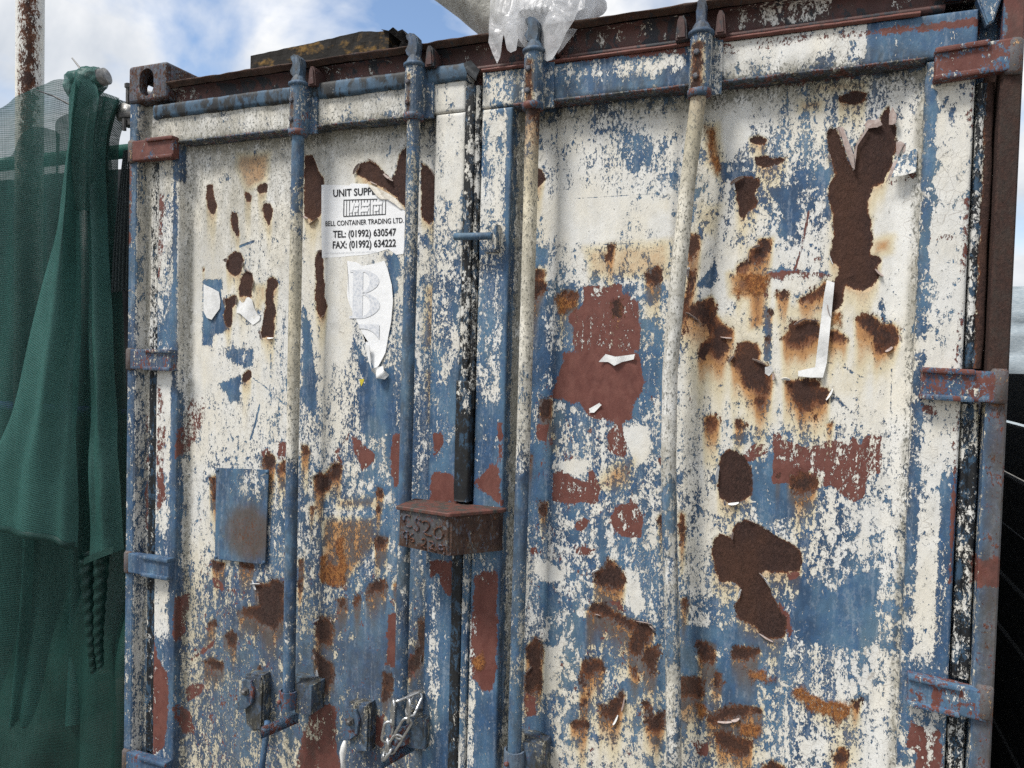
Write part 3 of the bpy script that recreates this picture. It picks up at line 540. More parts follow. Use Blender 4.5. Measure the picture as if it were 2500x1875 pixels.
def net_mat(name, c1, c2, open_, per, lo=.3, hi=.62):
    b = NB(name); uv = b.n('ShaderNodeUVMap'); 
    sp = b.n('ShaderNodeSeparateXYZ'); b.put(sp.inputs[0], uv.outputs[0])
    wv = b.math('SINE', b.math('MULTIPLY', sp.outputs[1], 2 * math.pi / per)); wv2 = b.math('SINE', b.math('MULTIPLY', sp.outputs[0], 2 * math.pi / (per * .8)))
    n = b.noise(b.pos((1, 1, .5)), 5, 4, .6); n2 = b.noise(b.pos((.6, 1, 14)), 12, 3, .6); n3 = b.noise(b.pos((18, 1, 1.5)), 10, 3, .6)
    f = b.math('ADD', b.math('ADD', open_, b.math('MULTIPLY', wv, .13)), b.math('MULTIPLY', wv2, .05))
    f = b.math('ADD', f, b.math('MULTIPLY', b.math('SUBTRACT', n2, .5), .35)); f = b.math('ADD', f, b.math('MULTIPLY', b.math('SUBTRACT', n3, .5), .25), clamp=True)
    col = b.mix(b.ss(n, lo, hi), c1, c2); col = b.mix(b.math('MULTIPLY', b.ss(wv, -.2, 1), .35), col, b.mix(.5, col, (.004, .02, .018)))
    d = b.n('ShaderNodeBsdfDiffuse'); b.put(d.inputs[0], col); t = b.n('ShaderNodeBsdfTranslucent'); b.put(t.inputs[0], col)
    g = b.n('ShaderNodeBsdfGlossy'); g.inputs['Roughness'].default_value = .45; b.put(g.inputs[0], (.6, .65, .65, 1))
    m1 = b.n('ShaderNodeMixShader'); m1.inputs[0].default_value = .3; b.put(m1.inputs[1], d.outputs[0]); b.put(m1.inputs[2], t.outputs[0])
    m3 = b.n('ShaderNodeMixShader'); m3.inputs[0].default_value = .035; b.put(m3.inputs[1], m1.outputs[0]); b.put(m3.inputs[2], g.outputs[0])
    bp = b.n('ShaderNodeBump'); bp.inputs['Strength'].default_value = .35; bp.inputs['Distance'].default_value = .002; b.put(bp.inputs['Height'], wv); b.put(d.inputs['Normal'], bp.outputs[0])
    tr = b.n('ShaderNodeBsdfTransparent'); m2 = b.n('ShaderNodeMixShader'); b.put(m2.inputs[0], f); b.put(m2.inputs[1], m3.outputs[0]); b.put(m2.inputs[2], tr.outputs[0])
    b.put(b.out.inputs[0], m2.outputs[0]); M[name] = b.m
net_mat('shade_net', (.032, .098, .086), (.052, .15, .132), .16, .0075); net_mat('shade_net_thin', (.018, .060, .053), (.032, .10, .088), .30, .0075)
net_mat('shade_net_dense', (.010, .036, .030), (.018, .062, .052), .10, .006); net_mat('strap_net', (.004, .006, .008), (.012, .018, .02), .15, .011)
net_mat('tarp_green', (.018, .10, .075), (.05, .24, .18), .0, .03); net_mat('pale_net', (.42, .50, .50), (.62, .68, .68), .25, .012)
def plastic():
    b = NB('clear_plastic'); n = b.noise(b.pos(), 11, 3, .5, 1.2); n2 = b.noise(b.pos((1, 1, .4)), 30, 3, .55, 1.0)
    hgt = b.math('ADD', n, b.math('MULTIPLY', b.math('ABSOLUTE', b.math('SUBTRACT', n2, .5)), .5))
    bp = b.n('ShaderNodeBump'); bp.inputs['Strength'].default_value = .8; bp.inputs['Distance'].default_value = .012; b.put(bp.inputs['Height'], hgt)
    d = b.n('ShaderNodeBsdfDiffuse'); b.put(d.inputs[0], (.88, .89, .9, 1)); gl = b.n('ShaderNodeBsdfGlossy'); gl.inputs['Roughness'].default_value = .34; b.put(gl.inputs[0], (.9, .9, .92, 1))
    tl = b.n('ShaderNodeBsdfTranslucent'); b.put(tl.inputs[0], (.95, .95, .96, 1)); tr = b.n('ShaderNodeBsdfTransparent'); b.put(tr.inputs[0], (.93, .94, .95, 1))
    for q in (d, gl, tl): b.put(q.inputs['Normal'], bp.outputs[0])
    m0 = b.n('ShaderNodeMixShader'); m0.inputs[0].default_value = .62; b.put(m0.inputs[1], d.outputs[0]); b.put(m0.inputs[2], tl.outputs[0])
    fr = b.n('ShaderNodeFresnel'); fr.inputs[0].default_value = 1.5; b.put(fr.inputs['Normal'], bp.outputs[0])
    m1 = b.n('ShaderNodeMixShader'); b.put(m1.inputs[0], b.math('MULTIPLY', fr.outputs[0], .8, clamp=True)); b.put(m1.inputs[1], m0.outputs[0]); b.put(m1.inputs[2], gl.outputs[0])
    m2 = b.n('ShaderNodeMixShader'); b.put(m2.inputs[0], b.math('ADD', .10, b.math('MULTIPLY', b.ss(n, .42, .62), .35))); b.put(m2.inputs[1], m1.outputs[0]); b.put(m2.inputs[2], tr.outputs[0])
    b.put(b.out.inputs[0], m2.outputs[0]); M['clear_plastic'] = b.m
plastic()
simple('roll_wrap', (.30, .29, .25), (.58, .57, .52), 9, .5, 0, .8, .012, (1, 1, 1), .3, .7, .4)
# ------------------------------------------------------------ mesh helpers
def link(name, me, mat, parent=None, smooth=False):
    o = bpy.data.objects.new(name, me); COL.objects.link(o)
    if mat is not None: me.materials.append(M[mat])
    if parent is not None: o.parent = parent
    if smooth: me.polygons.foreach_set('use_smooth', [True] * len(me.polygons))
    return o
def mobj(name, v, f, mat, parent=None, smooth=False):
    me = bpy.data.meshes.new(name); me.from_pydata([tuple(map(float, q)) for q in v], [], f); me.update(); return link(name, me, mat, parent, smooth)
def bobj(name, bm, mat, parent=None, smooth=False):
    bmesh.ops.recalc_face_normals(bm, faces=bm.faces[:]); me = bpy.data.meshes.new(name); bm.to_mesh(me); bm.free(); return link(name, me, mat, parent, smooth)
def empty(name, loc, label=None, cat=None, group=None):
    o = bpy.data.objects.new(name, None); COL.objects.link(o); o.location = loc; o.empty_display_size = .05
    return tag(o, label, cat, group)
def tag(o, label=None, cat=None, group=None, kind=None):
    if label: o['label'] = label
    if cat: o['category'] = cat
    if group: o['group'] = group
    if kind: o['kind'] = kind
    return o
def box_bm(x0, x1, y0, y1, z0, z1, bev=0.0, seg=2, bm=None):
    bm = bm or bmesh.new(); r = bmesh.ops.create_cube(bm, size=1)
    for v in r['verts']: v.co = Vector((x0 + (v.co.x + .5) * (x1 - x0), y0 + (v.co.y + .5) * (y1 - y0), z0 + (v.co.z + .5) * (z1 - z0)))
    if bev: bmesh.ops.bevel(bm, geom=list({e for v in r['verts'] for e in v.link_edges}), offset=bev, segments=seg, affect='EDGES', profile=.6)
    return bm
def prism_bm(pts, y0, y1, bev=0.0, bm=None):          # polygon in XZ, extruded along Y
    bm = bm or bmesh.new(); a = [bm.verts.new((x, y0, z)) for x, z in pts]; b = [bm.verts.new((x, y1, z)) for x, z in pts]; n = len(pts)
    fs = [bm.faces.new(a), bm.faces.new(b[::-1])] + [bm.faces.new((a[i], b[i], b[(i + 1) % n], a[(i + 1) % n])) for i in range(n)]
    if bev: bmesh.ops.bevel(bm, geom=list({e for f in fs[:1] for e in f.edges}), offset=bev, segments=2, affect='EDGES')
    return bm
def extr_z_bm(pts, zs, bm=None, close=True):          # polygon in XY, extruded along Z
    bm = bm or bmesh.new(); rows = [[bm.verts.new((x, y, z)) for x, y in pts] for z in zs]; n = len(pts)
    for a, b in zip(rows, rows[1:]):
        for i in range(n if close else n - 1): bm.faces.new((a[i], a[(i + 1) % n], b[(i + 1) % n], b[i]))
    if close: bm.faces.new(rows[0][::-1]); bm.faces.new(rows[-1])
    return bm
def tube_bm(path, r, seg=12, cap=True, bm=None, closed=False):
    bm = bm or bmesh.new(); P = [Vector(p) for p in path]; n = len(P); rings = []; up = None
    for i, p in enumerate(P):
        t = ((P[(i + 1) % n] - P[i - 1]) if closed else (P[min(i + 1, n - 1)] - P[max(i - 1, 0)])).normalized()
        if up is None: up = t.orthogonal().normalized()
        up = (up - t * up.dot(t)).normalized(); sd_ = t.cross(up); rr = r[i] if isinstance(r, (list, tuple)) else r
        rings.append([bm.verts.new(p + (up * math.cos(a) + sd_ * math.sin(a)) * rr) for a in [2 * math.pi * k / seg for k in range(seg)]])
    for i in range(n if closed else n - 1):
        a, b = rings[i], rings[(i + 1) % n]
        for k in range(seg): bm.faces.new((a[k], a[(k + 1) % seg], b[(k + 1) % seg], b[k]))
    if cap and not closed: bm.faces.new(rings[0][::-1]); bm.faces.new(rings[-1])
    return bm
def cyl_bm(p0, p1, r, seg=16, bm=None): return tube_bm([p0, p1], r, seg, True, bm)
def slab(name, x0, x1, z0, z1, yf, yb, mat, parent, r=.006, step=.006, dent=.0, holes=None):
    """plate with a finely divided front (towards -Y) so the wear map can sit on it; rounded edges, sides and back closed"""
    def axis(a, b):
        n = max(2, int((b - a - 2 * r) / step)); return [a, a, a + r * .3] + list(np.linspace(a + r, b - r, n)) + [b - r * .3, b, b]
    xs, zs = axis(x0, x1), axis(z0, z1); nx, nz = len(xs), len(zs)
    def off(i, n): return 9 if i in (0, n - 1) else (1 if i in (1, n - 2) else (.3 if i in (2, n - 3) else 0))
    v = []
    for i, x in enumerate(xs):
        for j, z in enumerate(zs):
            o = max(off(i, nx), off(j, nz)); y = yb if o == 9 else yf + r * o
            if dent and o != 9: y += dent * (mnoise.noise(Vector((x * 6, 0, z * 6))) + .5 * mnoise.noise(Vector((x * 17, 3, z * 17))))
            v.append((x, y, z))
    f = [(i * nz + j, (i + 1) * nz + j, (i + 1) * nz + j + 1, i * nz + j + 1) for i in range(nx - 1) for j in range(nz - 1)]
    c = [0, (nx - 1) * nz, nx * nz - 1, nz - 1]; f.append((c[0], c[3], c[2], c[1]))
    o = mobj(name, v, f, mat, parent, True); paint(o, field=True); return o
def sheet(name, pts, mat, parent, lift=None, thick=.0006, grid=.006, uv=False):
    """thin irregular film or paper cut out of a fine grid of points, bent by lift(x, z) -> y"""
    bm = bmesh.new(); vs = [bm.verts.new((x, y, z)) for x, y, z in pts]; fc = bm.faces.new(vs)
    bmesh.ops.triangulate(bm, faces=[fc])
    for _ in range(4):
        es = [e for e in bm.edges if e.calc_length() > grid * 1.6]
        if not es: break
        bmesh.ops.subdivide_edges(bm, edges=es, cuts=1); bmesh.ops.triangulate(bm, faces=[f for f in bm.faces if len(f.verts) > 3])
    if lift:
        for v in bm.verts: v.co.y += lift(v.co.x, v.co.z)
    base = list(bm.faces); bnd = [e for e in bm.edges if len(e.link_faces) == 1]; mp = {v: bm.verts.new((v.co.x, v.co.y + thick, v.co.z)) for v in list(bm.verts)}
    for f in base: bm.faces.new([mp[v] for v in reversed(f.verts)])
    for e in bnd: bm.faces.new((e.verts[0], e.verts[1], mp[e.verts[1]], mp[e.verts[0]]))
    return bobj(name, bm, mat, parent, False)
# ------------------------------------------------------------ ground
g = mobj('ground', [(-300, -300, 0), (300, -300, 0), (300, 300, 0), (-300, 300, 0)], [(0, 1, 2, 3)], 'concrete_ground'); tag(g, kind='structure')
# ------------------------------------------------------------ shipping container
W_, H_ = 2.438, 2.591
CT = empty('shipping_container', (0, 0, 0), 'rusty blue and white shipping container with peeling paint on its closed doors', 'container')
def corrugated(name, axis, a0, a1, z0, z1, at, dep, mat):
    v, f, n = [], [], int((a1 - a0) / .07)
    for i in range(n + 1):
        a = a0 + (a1 - a0) * i / n; o = dep if (i % 4) in (1, 2) else 0
        for z in (z0, z1): v.append((at + o, a, z) if axis == 'y' else (a, at + o, z))
    f = [(2 * i, 2 * i + 2, 2 * i + 3, 2 * i + 1) for i in range(n)]
    o = mobj(name, v, f, mat, CT); paint(o, white=.5); return o
corrugated('side_wall', 'y', .1, 6.0, .16, 2.46, .012, .03, 'paint'); corrugated('side_wall', 'y', .1, 6.0, .16, 2.46, W_ - .042, .03, 'paint'); corrugated('end_wall', 'x', .05, W_ - .05, .16, 2.46, 6.0, .03, 'paint')
bm = box_bm(.02, W_ - .02, .06, 6.05, 2.470, 2.512, .003); o = bobj('roof', bm, 'maroon', CT); paint(o, white=.2, grime=.6)
for x in (.0, W_ - .06):
    o = bobj('side_rail', box_bm(x, x + .06, .18, 5.9, .0, .16, .004), 'paint', CT); paint(o, white=.3)
o = bobj('door_sill', box_bm(.165, W_ - .165, .03, .16, .0, .14, .006), 'paint', CT); paint(o, white=.3)
# header beam with its curled roof lip
nxh = 220; xs = np.linspace(.150, W_ - .14, nxh); prof = [(.012, 2.512), (.0, 2.521), (-.004, 2.524), (-.002, 2.527), (.03, 2.526), (.09, 2.524)]
prof2 = [(.012, 2.509), (.036, 2.506), (.038, 2.468), (.036, 2.461), (.024, 2.456), (.022, 2.449), (.028, 2.444), (.07, 2.442)]
def sweep_x(name, xs, prof, jit, mat, parent, **kw):
    v = []
    for i, x in enumerate(xs):
        for k, (y, z) in enumerate(prof):
            j = jit * (mnoise.noise(Vector((x * 7, k * .2, 1))) + .7 * mnoise.noise(Vector((x * 31, k * .3, 5)))); v.append((x, y + j * .6, z + j))
    m = len(prof); f = [(i * m + k, (i + 1) * m + k, (i + 1) * m + k + 1, i * m + k + 1) for i in range(len(xs) - 1) for k in range(m - 1)]
    o = mobj(name, v, f, mat, parent, True); paint(o, **kw); return o
sweep_x('roof_lip', xs, prof, .0045, 'maroon', CT, white=.02, grime=.9, rust=-2)
o = sweep_x('header_beam', xs, prof2, .0008, 'maroon', CT, white=.14, grime=.5, stain=.06)
cx_ = np.array([v.co.x for v in o.data.vertices]); cz_ = np.array([v.co.z for v in o.data.vertices])
hw = .8 * np.interp(cx_, [.15, .2, .3, .5, .62, .78, .9, 1.0, 1.3, 1.6, 1.7, 1.82, 1.95, 2.06, 2.1, 2.3], [.6, .35, .06, .05, .1, .3, .2, .02, .2, .25, .1, .12, .62, .5, .05, .2]) * sst(2.455, 2.475, cz_) + .01
o.data.attributes['wd'].data.foreach_set('value', np.array([probit(q) for q in hw], np.float32))
o = bobj('header_back', box_bm(.15, W_ - .15, .06, .12, 2.40, 2.506, .002), 'maroon', CT); paint(o, white=.05)
sw = [i for i in np.linspace(.105, 1.198, 170)]
o = sweep_x('seal_strip', sw, [(.03, 2.463), (.008, 2.462), (.0, 2.459), (-.002, 2.452), (-.0025, 2.44), (-.001, 2.428), (.0, 2.42), (.006, 2.4165), (.03, 2.415)], .0026, 'rubber_blue', CT, white=.06, grime=.7)
cz_ = np.array([v.co.z for v in o.data.vertices]); o.data.attributes['wd'].data.foreach_set('value', np.interp(cz_, [2.415, 2.435, 2.45, 2.46], [-1.7, -1.5, -2.2, -2.6]).astype(np.float32))
# corner castings: hollow steel blocks with long holes
def stadium(w, h, n=10):
    r = w / 2; c = h / 2 - r; p = [(r * math.cos(a), c + r * math.sin(a)) for a in np.linspace(0, math.pi, n)]; return p + [(r * math.cos(a), -c + r * math.sin(a)) for a in np.linspace(math.pi, 2 * math.pi, n)]
def casting(x0, z0, inner, wear):
    bm = box_bm(x0, x0 + .162, -.006, .172, z0, z0 + .118, .014, 4); base = bobj('corner_casting', bm, 'paint', CT, False)
    cut = []
    c1 = box_bm(x0 + .028, x0 + .134, .024, .145, z0 + .024, z0 + .094, .01, 2); cut.append(bobj('cut', c1, None))
    c2 = prism_bm([(x0 + .079 + a, z0 + .060 + b) for a, b in stadium(.060, .086)], -.05, .05); cut.append(bobj('cut', c2, None))
    b3 = bmesh.new(); s = stadium(.055, .079); A = [b3.verts.new((x0 - .05, .083 + b, z0 + .059 + a)) for a, b in s]; B = [b3.verts.new((x0 + .21, .083 + b, z0 + .059 + a)) for a, b in s]; n = len(s)
    b3.faces.new(A); b3.faces.new(B[::-1]); [b3.faces.new((A[i], B[i], B[(i + 1) % n], A[(i + 1) % n])) for i in range(n)]; cut.append(bobj('cut', b3, None))
    for c in cut:
        m = base.modifiers.new('b', 'BOOLEAN'); m.operation = 'DIFFERENCE'; m.object = c; m.solver = 'EXACT'
    dg = bpy.context.evaluated_depsgraph_get(); me = bpy.data.meshes.new_from_object(base.evaluated_get(dg)); base.modifiers.clear(); base.data = me
    for c in cut: bpy.data.objects.remove(c)
    paint(base, **wear); return base
casting(.0, H_ - .118, 1, dict(white=.12, rust=.3, stain=.45, primer=4, grime=.6)); casting(W_ - .162, H_ - .118, -1, dict(white=.05, primer=-3, rust=20, grime=.2))
casting(.0, .0, 1, dict(white=.1, rust=4)); casting(W_ - .162, .0, -1, dict(white=.1, rust=4))
# corner posts, full height, drawn as one folded section each
zs = np.linspace(.118, H_ - .119, 260)
def dens(p, step=.006):
    r = []
    for a, b in zip(p, p[1:] + p[:1]):
        n = max(1, int(math.hypot(b[0] - a[0], b[1] - a[1]) / step)); r += [(a[0] + (b[0] - a[0]) * k / n, a[1] + (b[1] - a[1]) * k / n) for k in range(n)]
    return r
o = bobj('corner_post', extr_z_bm(dens([(.0, .004), (.004, .0), (.032, .0), (.036, .004), (.037, .034), (.064, .034), (.066, .055), (.112, .055), (.112, .10), (.0, .10)]), zs), 'paint', CT); paint(o, field=True)
o = bobj('corner_post', extr_z_bm(dens([(2.404, .0), (2.434, .0), (2.438, .004), (2.438, .10), (2.36, .10), (2.36, .055), (2.400, .055), (2.400, .004)]), zs), 'paint', CT); paint(o, field=True)
def gasket(x0, x1, yf, z0, z1, wob, parent=CT, name='gasket'):
    zz = np.linspace(z0, z1, int((z1 - z0) / .008)); v = []; P = [(0, .022), (0, .004), (.12, 0), (.42, .0015), (.5, .005), (.58, .0015), (.88, 0), (1, .004), (1, .022)]
    for z in zz:
        d = wob * (mnoise.noise(Vector((x0 * 9, 0, z * 4))) + .5 * mnoise.noise(Vector((x0 * 9, 4, z * 15))))
        for u, y in P: v.append((x0 + (x1 - x0) * u + d * (.3 + u * .7), yf + y + abs(d) * .3 * math.sin(z * 40), z))
    m = len(P); f = [(i * m + k, i * m + k + 1, (i + 1) * m + k + 1, (i + 1) * m + k) for i in range(len(zz) - 1) for k in range(m - 1)]
    o = mobj(name, v, f, 'rubber', parent, True); paint(o, field=True); return o
for z0, z1 in ((.16, .295), (.365, .955), (1.03, 1.615), (1.69, 2.284), (2.355, 2.44)): gasket(.067, .103, .026, z0, z1, .004)
for z0, z1 in ((.16, .295), (.365, .955), (1.03, 1.615), (1.69, 2.284)): gasket(2.363, 2.396, .024, z0, z1, .004)
# doors ---------------------------------------------------------------
def yprof_l(x): return float(np.interp(x, [.190, .202, .226, .612, .634, .718, .738, .996, 1.014, 1.084, 1.098, 1.106], [.034, .036, .050, .050, .060, .060, .050, .050, .060, .060, .040, .034]))
def yprof_r(x): return float(np.interp(x, [1.316, 1.326, 1.338, 1.352, 1.43, 1.448, 1.735, 1.752, 1.832, 1.848, 2.222, 2.268, 2.28], [.034, .040, .060, .060, .060, .050, .050, .058, .058, .050, .050, .034, .032]))
def make_panel(x0, x1, yp):
    zs = np.arange(.20, 2.345, .005); xs = np.arange(x0, x1 + .0001, .005); v = []
    rx = sample(F['rust'], np.repeat(xs, len(zs)), np.tile(zs, len(xs)))
    k = 0
    for x in xs:
        y0 = yp(x)
        for z in zs:
            s = rx[k]; k += 1; r = max(0., min(1., .5 - s / 6))
            y = y0 + .0013 * r + .0014 * mnoise.noise(Vector((x * 5, 2, z * 3.5))) + r * .0009 * mnoise.noise(Vector((x * 70, 0, z * 70))) - .0010 * max(0., 1 - abs(s - 4) / 6)
            v.append((x, y, z))
    n = len(zs); f = [(i * n + j, (i + 1) * n + j, (i + 1) * n + j + 1, i * n + j + 1) for i in range(len(xs) - 1) for j in range(n - 1)]
    o = mobj('door', v, f, 'paint', CT, True); paint(o, field=True); return o
DL = make_panel(.190, 1.106, yprof_l); DR = make_panel(1.314, 2.280, yprof_r)
DL['label'] = 'left door carrying the torn notice and the blue plate'; DR['label'] = 'right door with the largest bare rust patches'
slab('stile', .112, .202, .16, 2.338, .014, .06, 'paint', DL, dent=.001); slab('stile', 1.101, 1.192, .16, 2.338, .012, .06, 'paint', DL, dent=.001)
slab('stile', 1.238, 1.326, .16, 2.338, .012, .06, 'paint', DR, dent=.001); slab('stile', 2.266, 2.358, .16, 2.338, .014, .06, 'paint', DR, dent=.001)
slab('top_rail', .112, 1.192, 2.3395, 2.436, .010, .06, 'paint', DL, dent=.002); slab('top_rail', 1.238, 2.358, 2.3395, 2.434, .010, .06, 'paint', DR, dent=.002)
for d, a, b in ((DL, .204, 1.099), (DR, 1.328, 2.264)): slab('bottom_rail', a, b, .16, .25, .012, .06, 'paint', d, step=.02)
o = sweep_x('door_lip', np.linspace(1.238, 2.25, 120), [(.05, 2.438), (.012, 2.440), (.002, 2.439), (.000, 2.434), (.008, 2.431)], .0018, 'maroon', DR, white=.02, primer=-6, stain=.25, grime=.3)
sweep_x('drip_lip', np.linspace(.204, 1.098, 90), [(.05, 2.334), (.012, 2.334), (.004, 2.337), (.004, 2.342), (.012, 2.345)], .003, 'paint', DL, white=.35, primer=4, grime=1.5, rust=2.5)
sweep_x('drip_lip', np.linspace(1.328, 2.264, 90), [(.05, 2.334), (.012, 2.334), (.004, 2.337), (.004, 2.342), (.012, 2.345)], .003, 'paint', DR, white=.25, primer=2, grime=1.4, rust=2)
# middle joint: cover strip on the left door, rubber edge under the box
zz = np.linspace(1.302, 2.425, 160)
def cover(name, x0, x1, z0, z1, yf, mat, parent, zfn, wob=.002):
    zz = np.linspace(z0, z1, max(4, int((z1 - z0) / .006))); P = [(0, .05), (0, .006), (.1, .001), (.3, .003), (.45, -.001), (.6, .003), (.9, .0), (1, .006), (1, .05)]; v = []
    for z in zz:
        d = wob * (mnoise.noise(Vector((x0 * 5, 1, z * 5))) + .6 * mnoise.noise(Vector((x0 * 5, 7, z * 22))))
        for u, y in P: v.append((x0 + (x1 - x0) * u + d, yf + y + d * .5, z))
    m = len(P); f = [(i * m + k, i * m + k + 1, (i + 1) * m + k + 1, (i + 1) * m + k) for i in range(len(zz) - 1) for k in range(m - 1)]; f += [tuple(range(m)), tuple(range((len(zz) - 1) * m, len(zz) * m))]
    o = mobj(name, v, f, mat, parent, True); paint(o, zfn=zfn, grime=.3); return o
cover('centre_seal', 1.194, 1.221, 1.62, 2.40, .0, 'rubber', DL, [(2.40, .12), (2.25, .35), (2.0, .2), (1.85, .45), (1.75, .6), (1.62, .2)])
cover('centre_seal', 1.222, 1.236, 1.55, 2.40, .006, 'rubber', DL, [(2.40, .5), (2.2, .6), (2.0, .5), (1.8, .4), (1.55, .2)], .001)
cover('centre_seal', 1.189, 1.232, 1.304, 1.625, -.008, 'rubber', DL, [(1.625, .3), (1.55, .2), (1.45, .04), (1.30, .02)])
cover('centre_seal', 1.186, 1.216, .2, 1.185, .0, 'rubber', DL, [(1.185, .25), (1.0, .08), (.8, .1), (.6, .15)], .003)
cover('centre_seal', 1.217, 1.236, .2, 1.185, .004, 'paint', DL, [(1.185, .55), (1.0, .3), (.8, .3), (.6, .6)], .001)
sheet('rubber_flap', [(1.1972,-0.01,2.4503),(1.2102,-0.01,2.463),(1.2374,-0.01,2.4336),(1.2343,-0.01,2.4007),(1.2072,-0.01,2.4253)], 'black_rubber', DL, lambda x, z: .012 * math.sin((x + z) * 60), .003)
# locking rods, sleeves and cams
RX = {0: [(2.5, .6775), (.5, .6775)], 1: [(2.5, 1.0525), (.5, 1.0525)], 2: [(2.5, 1.3925), (.5, 1.389)], 3: [(2.50, 1.803), (2.31, 1.8004), (2.10, 1.7811), (1.885, 1.7668), (1.668, 1.7545), (1.45, 1.7583), (1.23, 1.7687), (1.01, 1.7823), (.79, 1.7927), (.5, 1.80)]}
RODW = {0: [(2.3, .12), (2.2, .15), (2.1, .6), (1.9, .9), (1.6, .9), (1.42, .82), (1.36, .35), (1.3, .15), (1.0, .1), (.85, .35), (.72, .2), (.6, .2)],
        1: [(2.3, .32), (2.15, .45), (2.0, .5), (1.85, .22), (1.7, .12), (1.5, .06), (1.3, .05), (1.15, .35), (1.05, .25), (.9, .2), (.8, .3), (.7, .2), (.6, .1)],
        2: [(2.3, .5), (2.2, .7), (2.0, .92), (1.8, .93), (1.7, .85), (1.6, .7), (1.5, .75), (1.42, .5), (1.36, .1), (1.2, .1), (1.1, .25), (1.0, .4), (.85, .3), (.75, .12), (.6, .2)],
        3: [(2.3, .9), (2.1, .9), (1.9, .92), (1.7, .95), (1.55, .9), (1.45, .8), (1.36, .35), (1.28, .4), (1.2, .6), (1.1, .55), (1.0, .45), (.9, .7), (.8, .6), (.6, .6)]}
RODSTAIN = {0: [(2.3, .15), (2.1, .25), (1.8, .35), (1.5, .2), (1.3, 0)], 1: [(2.3, .25), (2.0, .2), (1.8, 0)], 2: [(2.3, .75), (2.2, .5), (2.05, .3), (1.8, .18), (1.5, .05)], 3: [(2.3, .5), (2.1, .22), (1.8, .1), (1.5, .0)]}
YR = -.020
RODRUST = {0: [(2.33, 4), (2.28, 9), (1.9, 8), (.8, 9)], 1: [(2.33, 5), (2.2, 9), (.8, 10)], 2: [(2.33, -3), (2.27, -1), (2.2, 3), (2.1, 6), (1.9, 9), (.8, 10)], 3: [(2.33, 0), (2.28, 4), (2.15, 7), (1.9, 10), (.8, 10)]}
def rodx(k, z): a = RX[k]; return float(np.interp(z, [q for q, _ in a][::-1], [q for _, q in a][::-1]))
for k in range(4):
    D = DL if k < 2 else DR; zb = (.655, .662, .640, .45)[k]; n = 260
    path = [(rodx(k, z), YR + .0015 * math.sin(z * 3 + k), z) for z in np.linspace(zb, 2.325, n)]
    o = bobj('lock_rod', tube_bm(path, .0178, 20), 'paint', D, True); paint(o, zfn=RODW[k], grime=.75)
    co = np.array([v.co[:] for v in o.data.vertices]); zz = co[:, 2]
    s = RODSTAIN[k]; sv = np.interp(zz, [a for a, _ in s][::-1], [b for _, b in s][::-1]); o.data.attributes['stain'].data.foreach_set('value', sv.astype(np.float32))
    rs_ = RODRUST[k]; rv = np.interp(zz, [a for a, _ in rs_][::-1], [b for _, b in rs_][::-1]) + 5 * sst(1.3935, 1.375, co[:, 0]) * (k == 2); o.data.attributes['rust'].data.foreach_set('value', rv.astype(np.float32))
    top = {0: 2.449, 1: 2.458, 2: 2.452, 3: 2.440}[k]; bot = top - .130; x = rodx(k, 2.38); R = .0245
    arc = [(x + R * math.cos(a), YR + R * math.sin(a)) for a in np.linspace(math.pi, 2 * math.pi, 12)]
    prof_ = [(x - R, .011)] + arc + [(x + R + .001, .000), (x + R + .022, .002), (x + R + .022, .0105)]
    o = bobj('rod_sleeve', extr_z_bm(dens(prof_, .006), np.linspace(bot, top, 24)), 'paint', D); paint(o, white=[.3, .28, .4, .5][k], rust=[8, 14, 6, 4.5][k], stain=.15, primer=[6, 16, 16, 12][k], grime=.6)
    cs = np.array([v.co[:] for v in o.data.vertices]); rv = np.where(cs[:, 1] < YR - .008, (np.abs(cs[:, 0] - x + .005) - .0085) * 420 + 900 * np.maximum(0, np.abs(cs[:, 2] - top + .075) - .05), 9.) + [2.5, 3.5, .3, -.8][k]; o.data.attributes['rust'].data.foreach_set('value', np.clip(rv, -8, 12).astype(np.float32)); o.data.attributes['stain'].data.foreach_set('value', (np.clip(1 - rv / 6, 0, 1) * .7).astype(np.float32))
    o = bobj('sleeve_collar', tube_bm([(x, YR, bot - .012), (x, YR, bot - .010), (x, YR, bot + .004), (x, YR, bot + .006)], [.022, .0275, .0275, .024], 24), 'paint', D, True); paint(o, white=.03, rust=3, primer=0, grime=.6)
    o = bobj('sleeve_collar', tube_bm([(x, YR, top - .003), (x, YR, top), (x, YR, top + .006), (x, YR, top + .010)], [.0255, .0295, .0295, .024], 24), 'paint', D, True); paint(o, white=.08, grime=.7, stain=.2)
    for zb2 in (top - .046, top - .100):
        o = bobj('bolt', tube_bm([(x - .006, YR - R + .003, zb2), (x - .006, YR - R - .002, zb2), (x - .006, YR - R - .004, zb2), (x - .006, YR - R - .005, zb2)], [.0075, .0075, .0062, .004], 6), 'paint', D, False); paint(o, white=.05, rust=2, stain=.5)
    neck = tube_bm([(x, YR, top + .008), (x, YR, top + .018), (x, YR, top + .030)], [.024, .020, .013], 16)
    hook = [(-13, 22), (12, 22), (13, 40), (15, 58), (12, 74), (2, 84), (-12, 88), (-23, 82), (-20, 72), (-10, 66), (-11, 54), (-20, 50), (-24, 42), (-16, 34)] if k < 3 else [(-12, 22), (12, 22), (10, 40), (10, 70), (6, 80), (-5, 82), (-10, 74), (-9, 50), (-11, 36)]
    prism_bm([(x + a / 1000, top + b / 1000) for a, b in hook], YR - .013, YR + .013, .003, neck)
    o = bobj('cam_head', neck, 'paint', D); paint(o, white=.06, grime=1.0, primer=10, rust=4, stain=.3)
    # keeper lugs on the header
    lz = top + .028
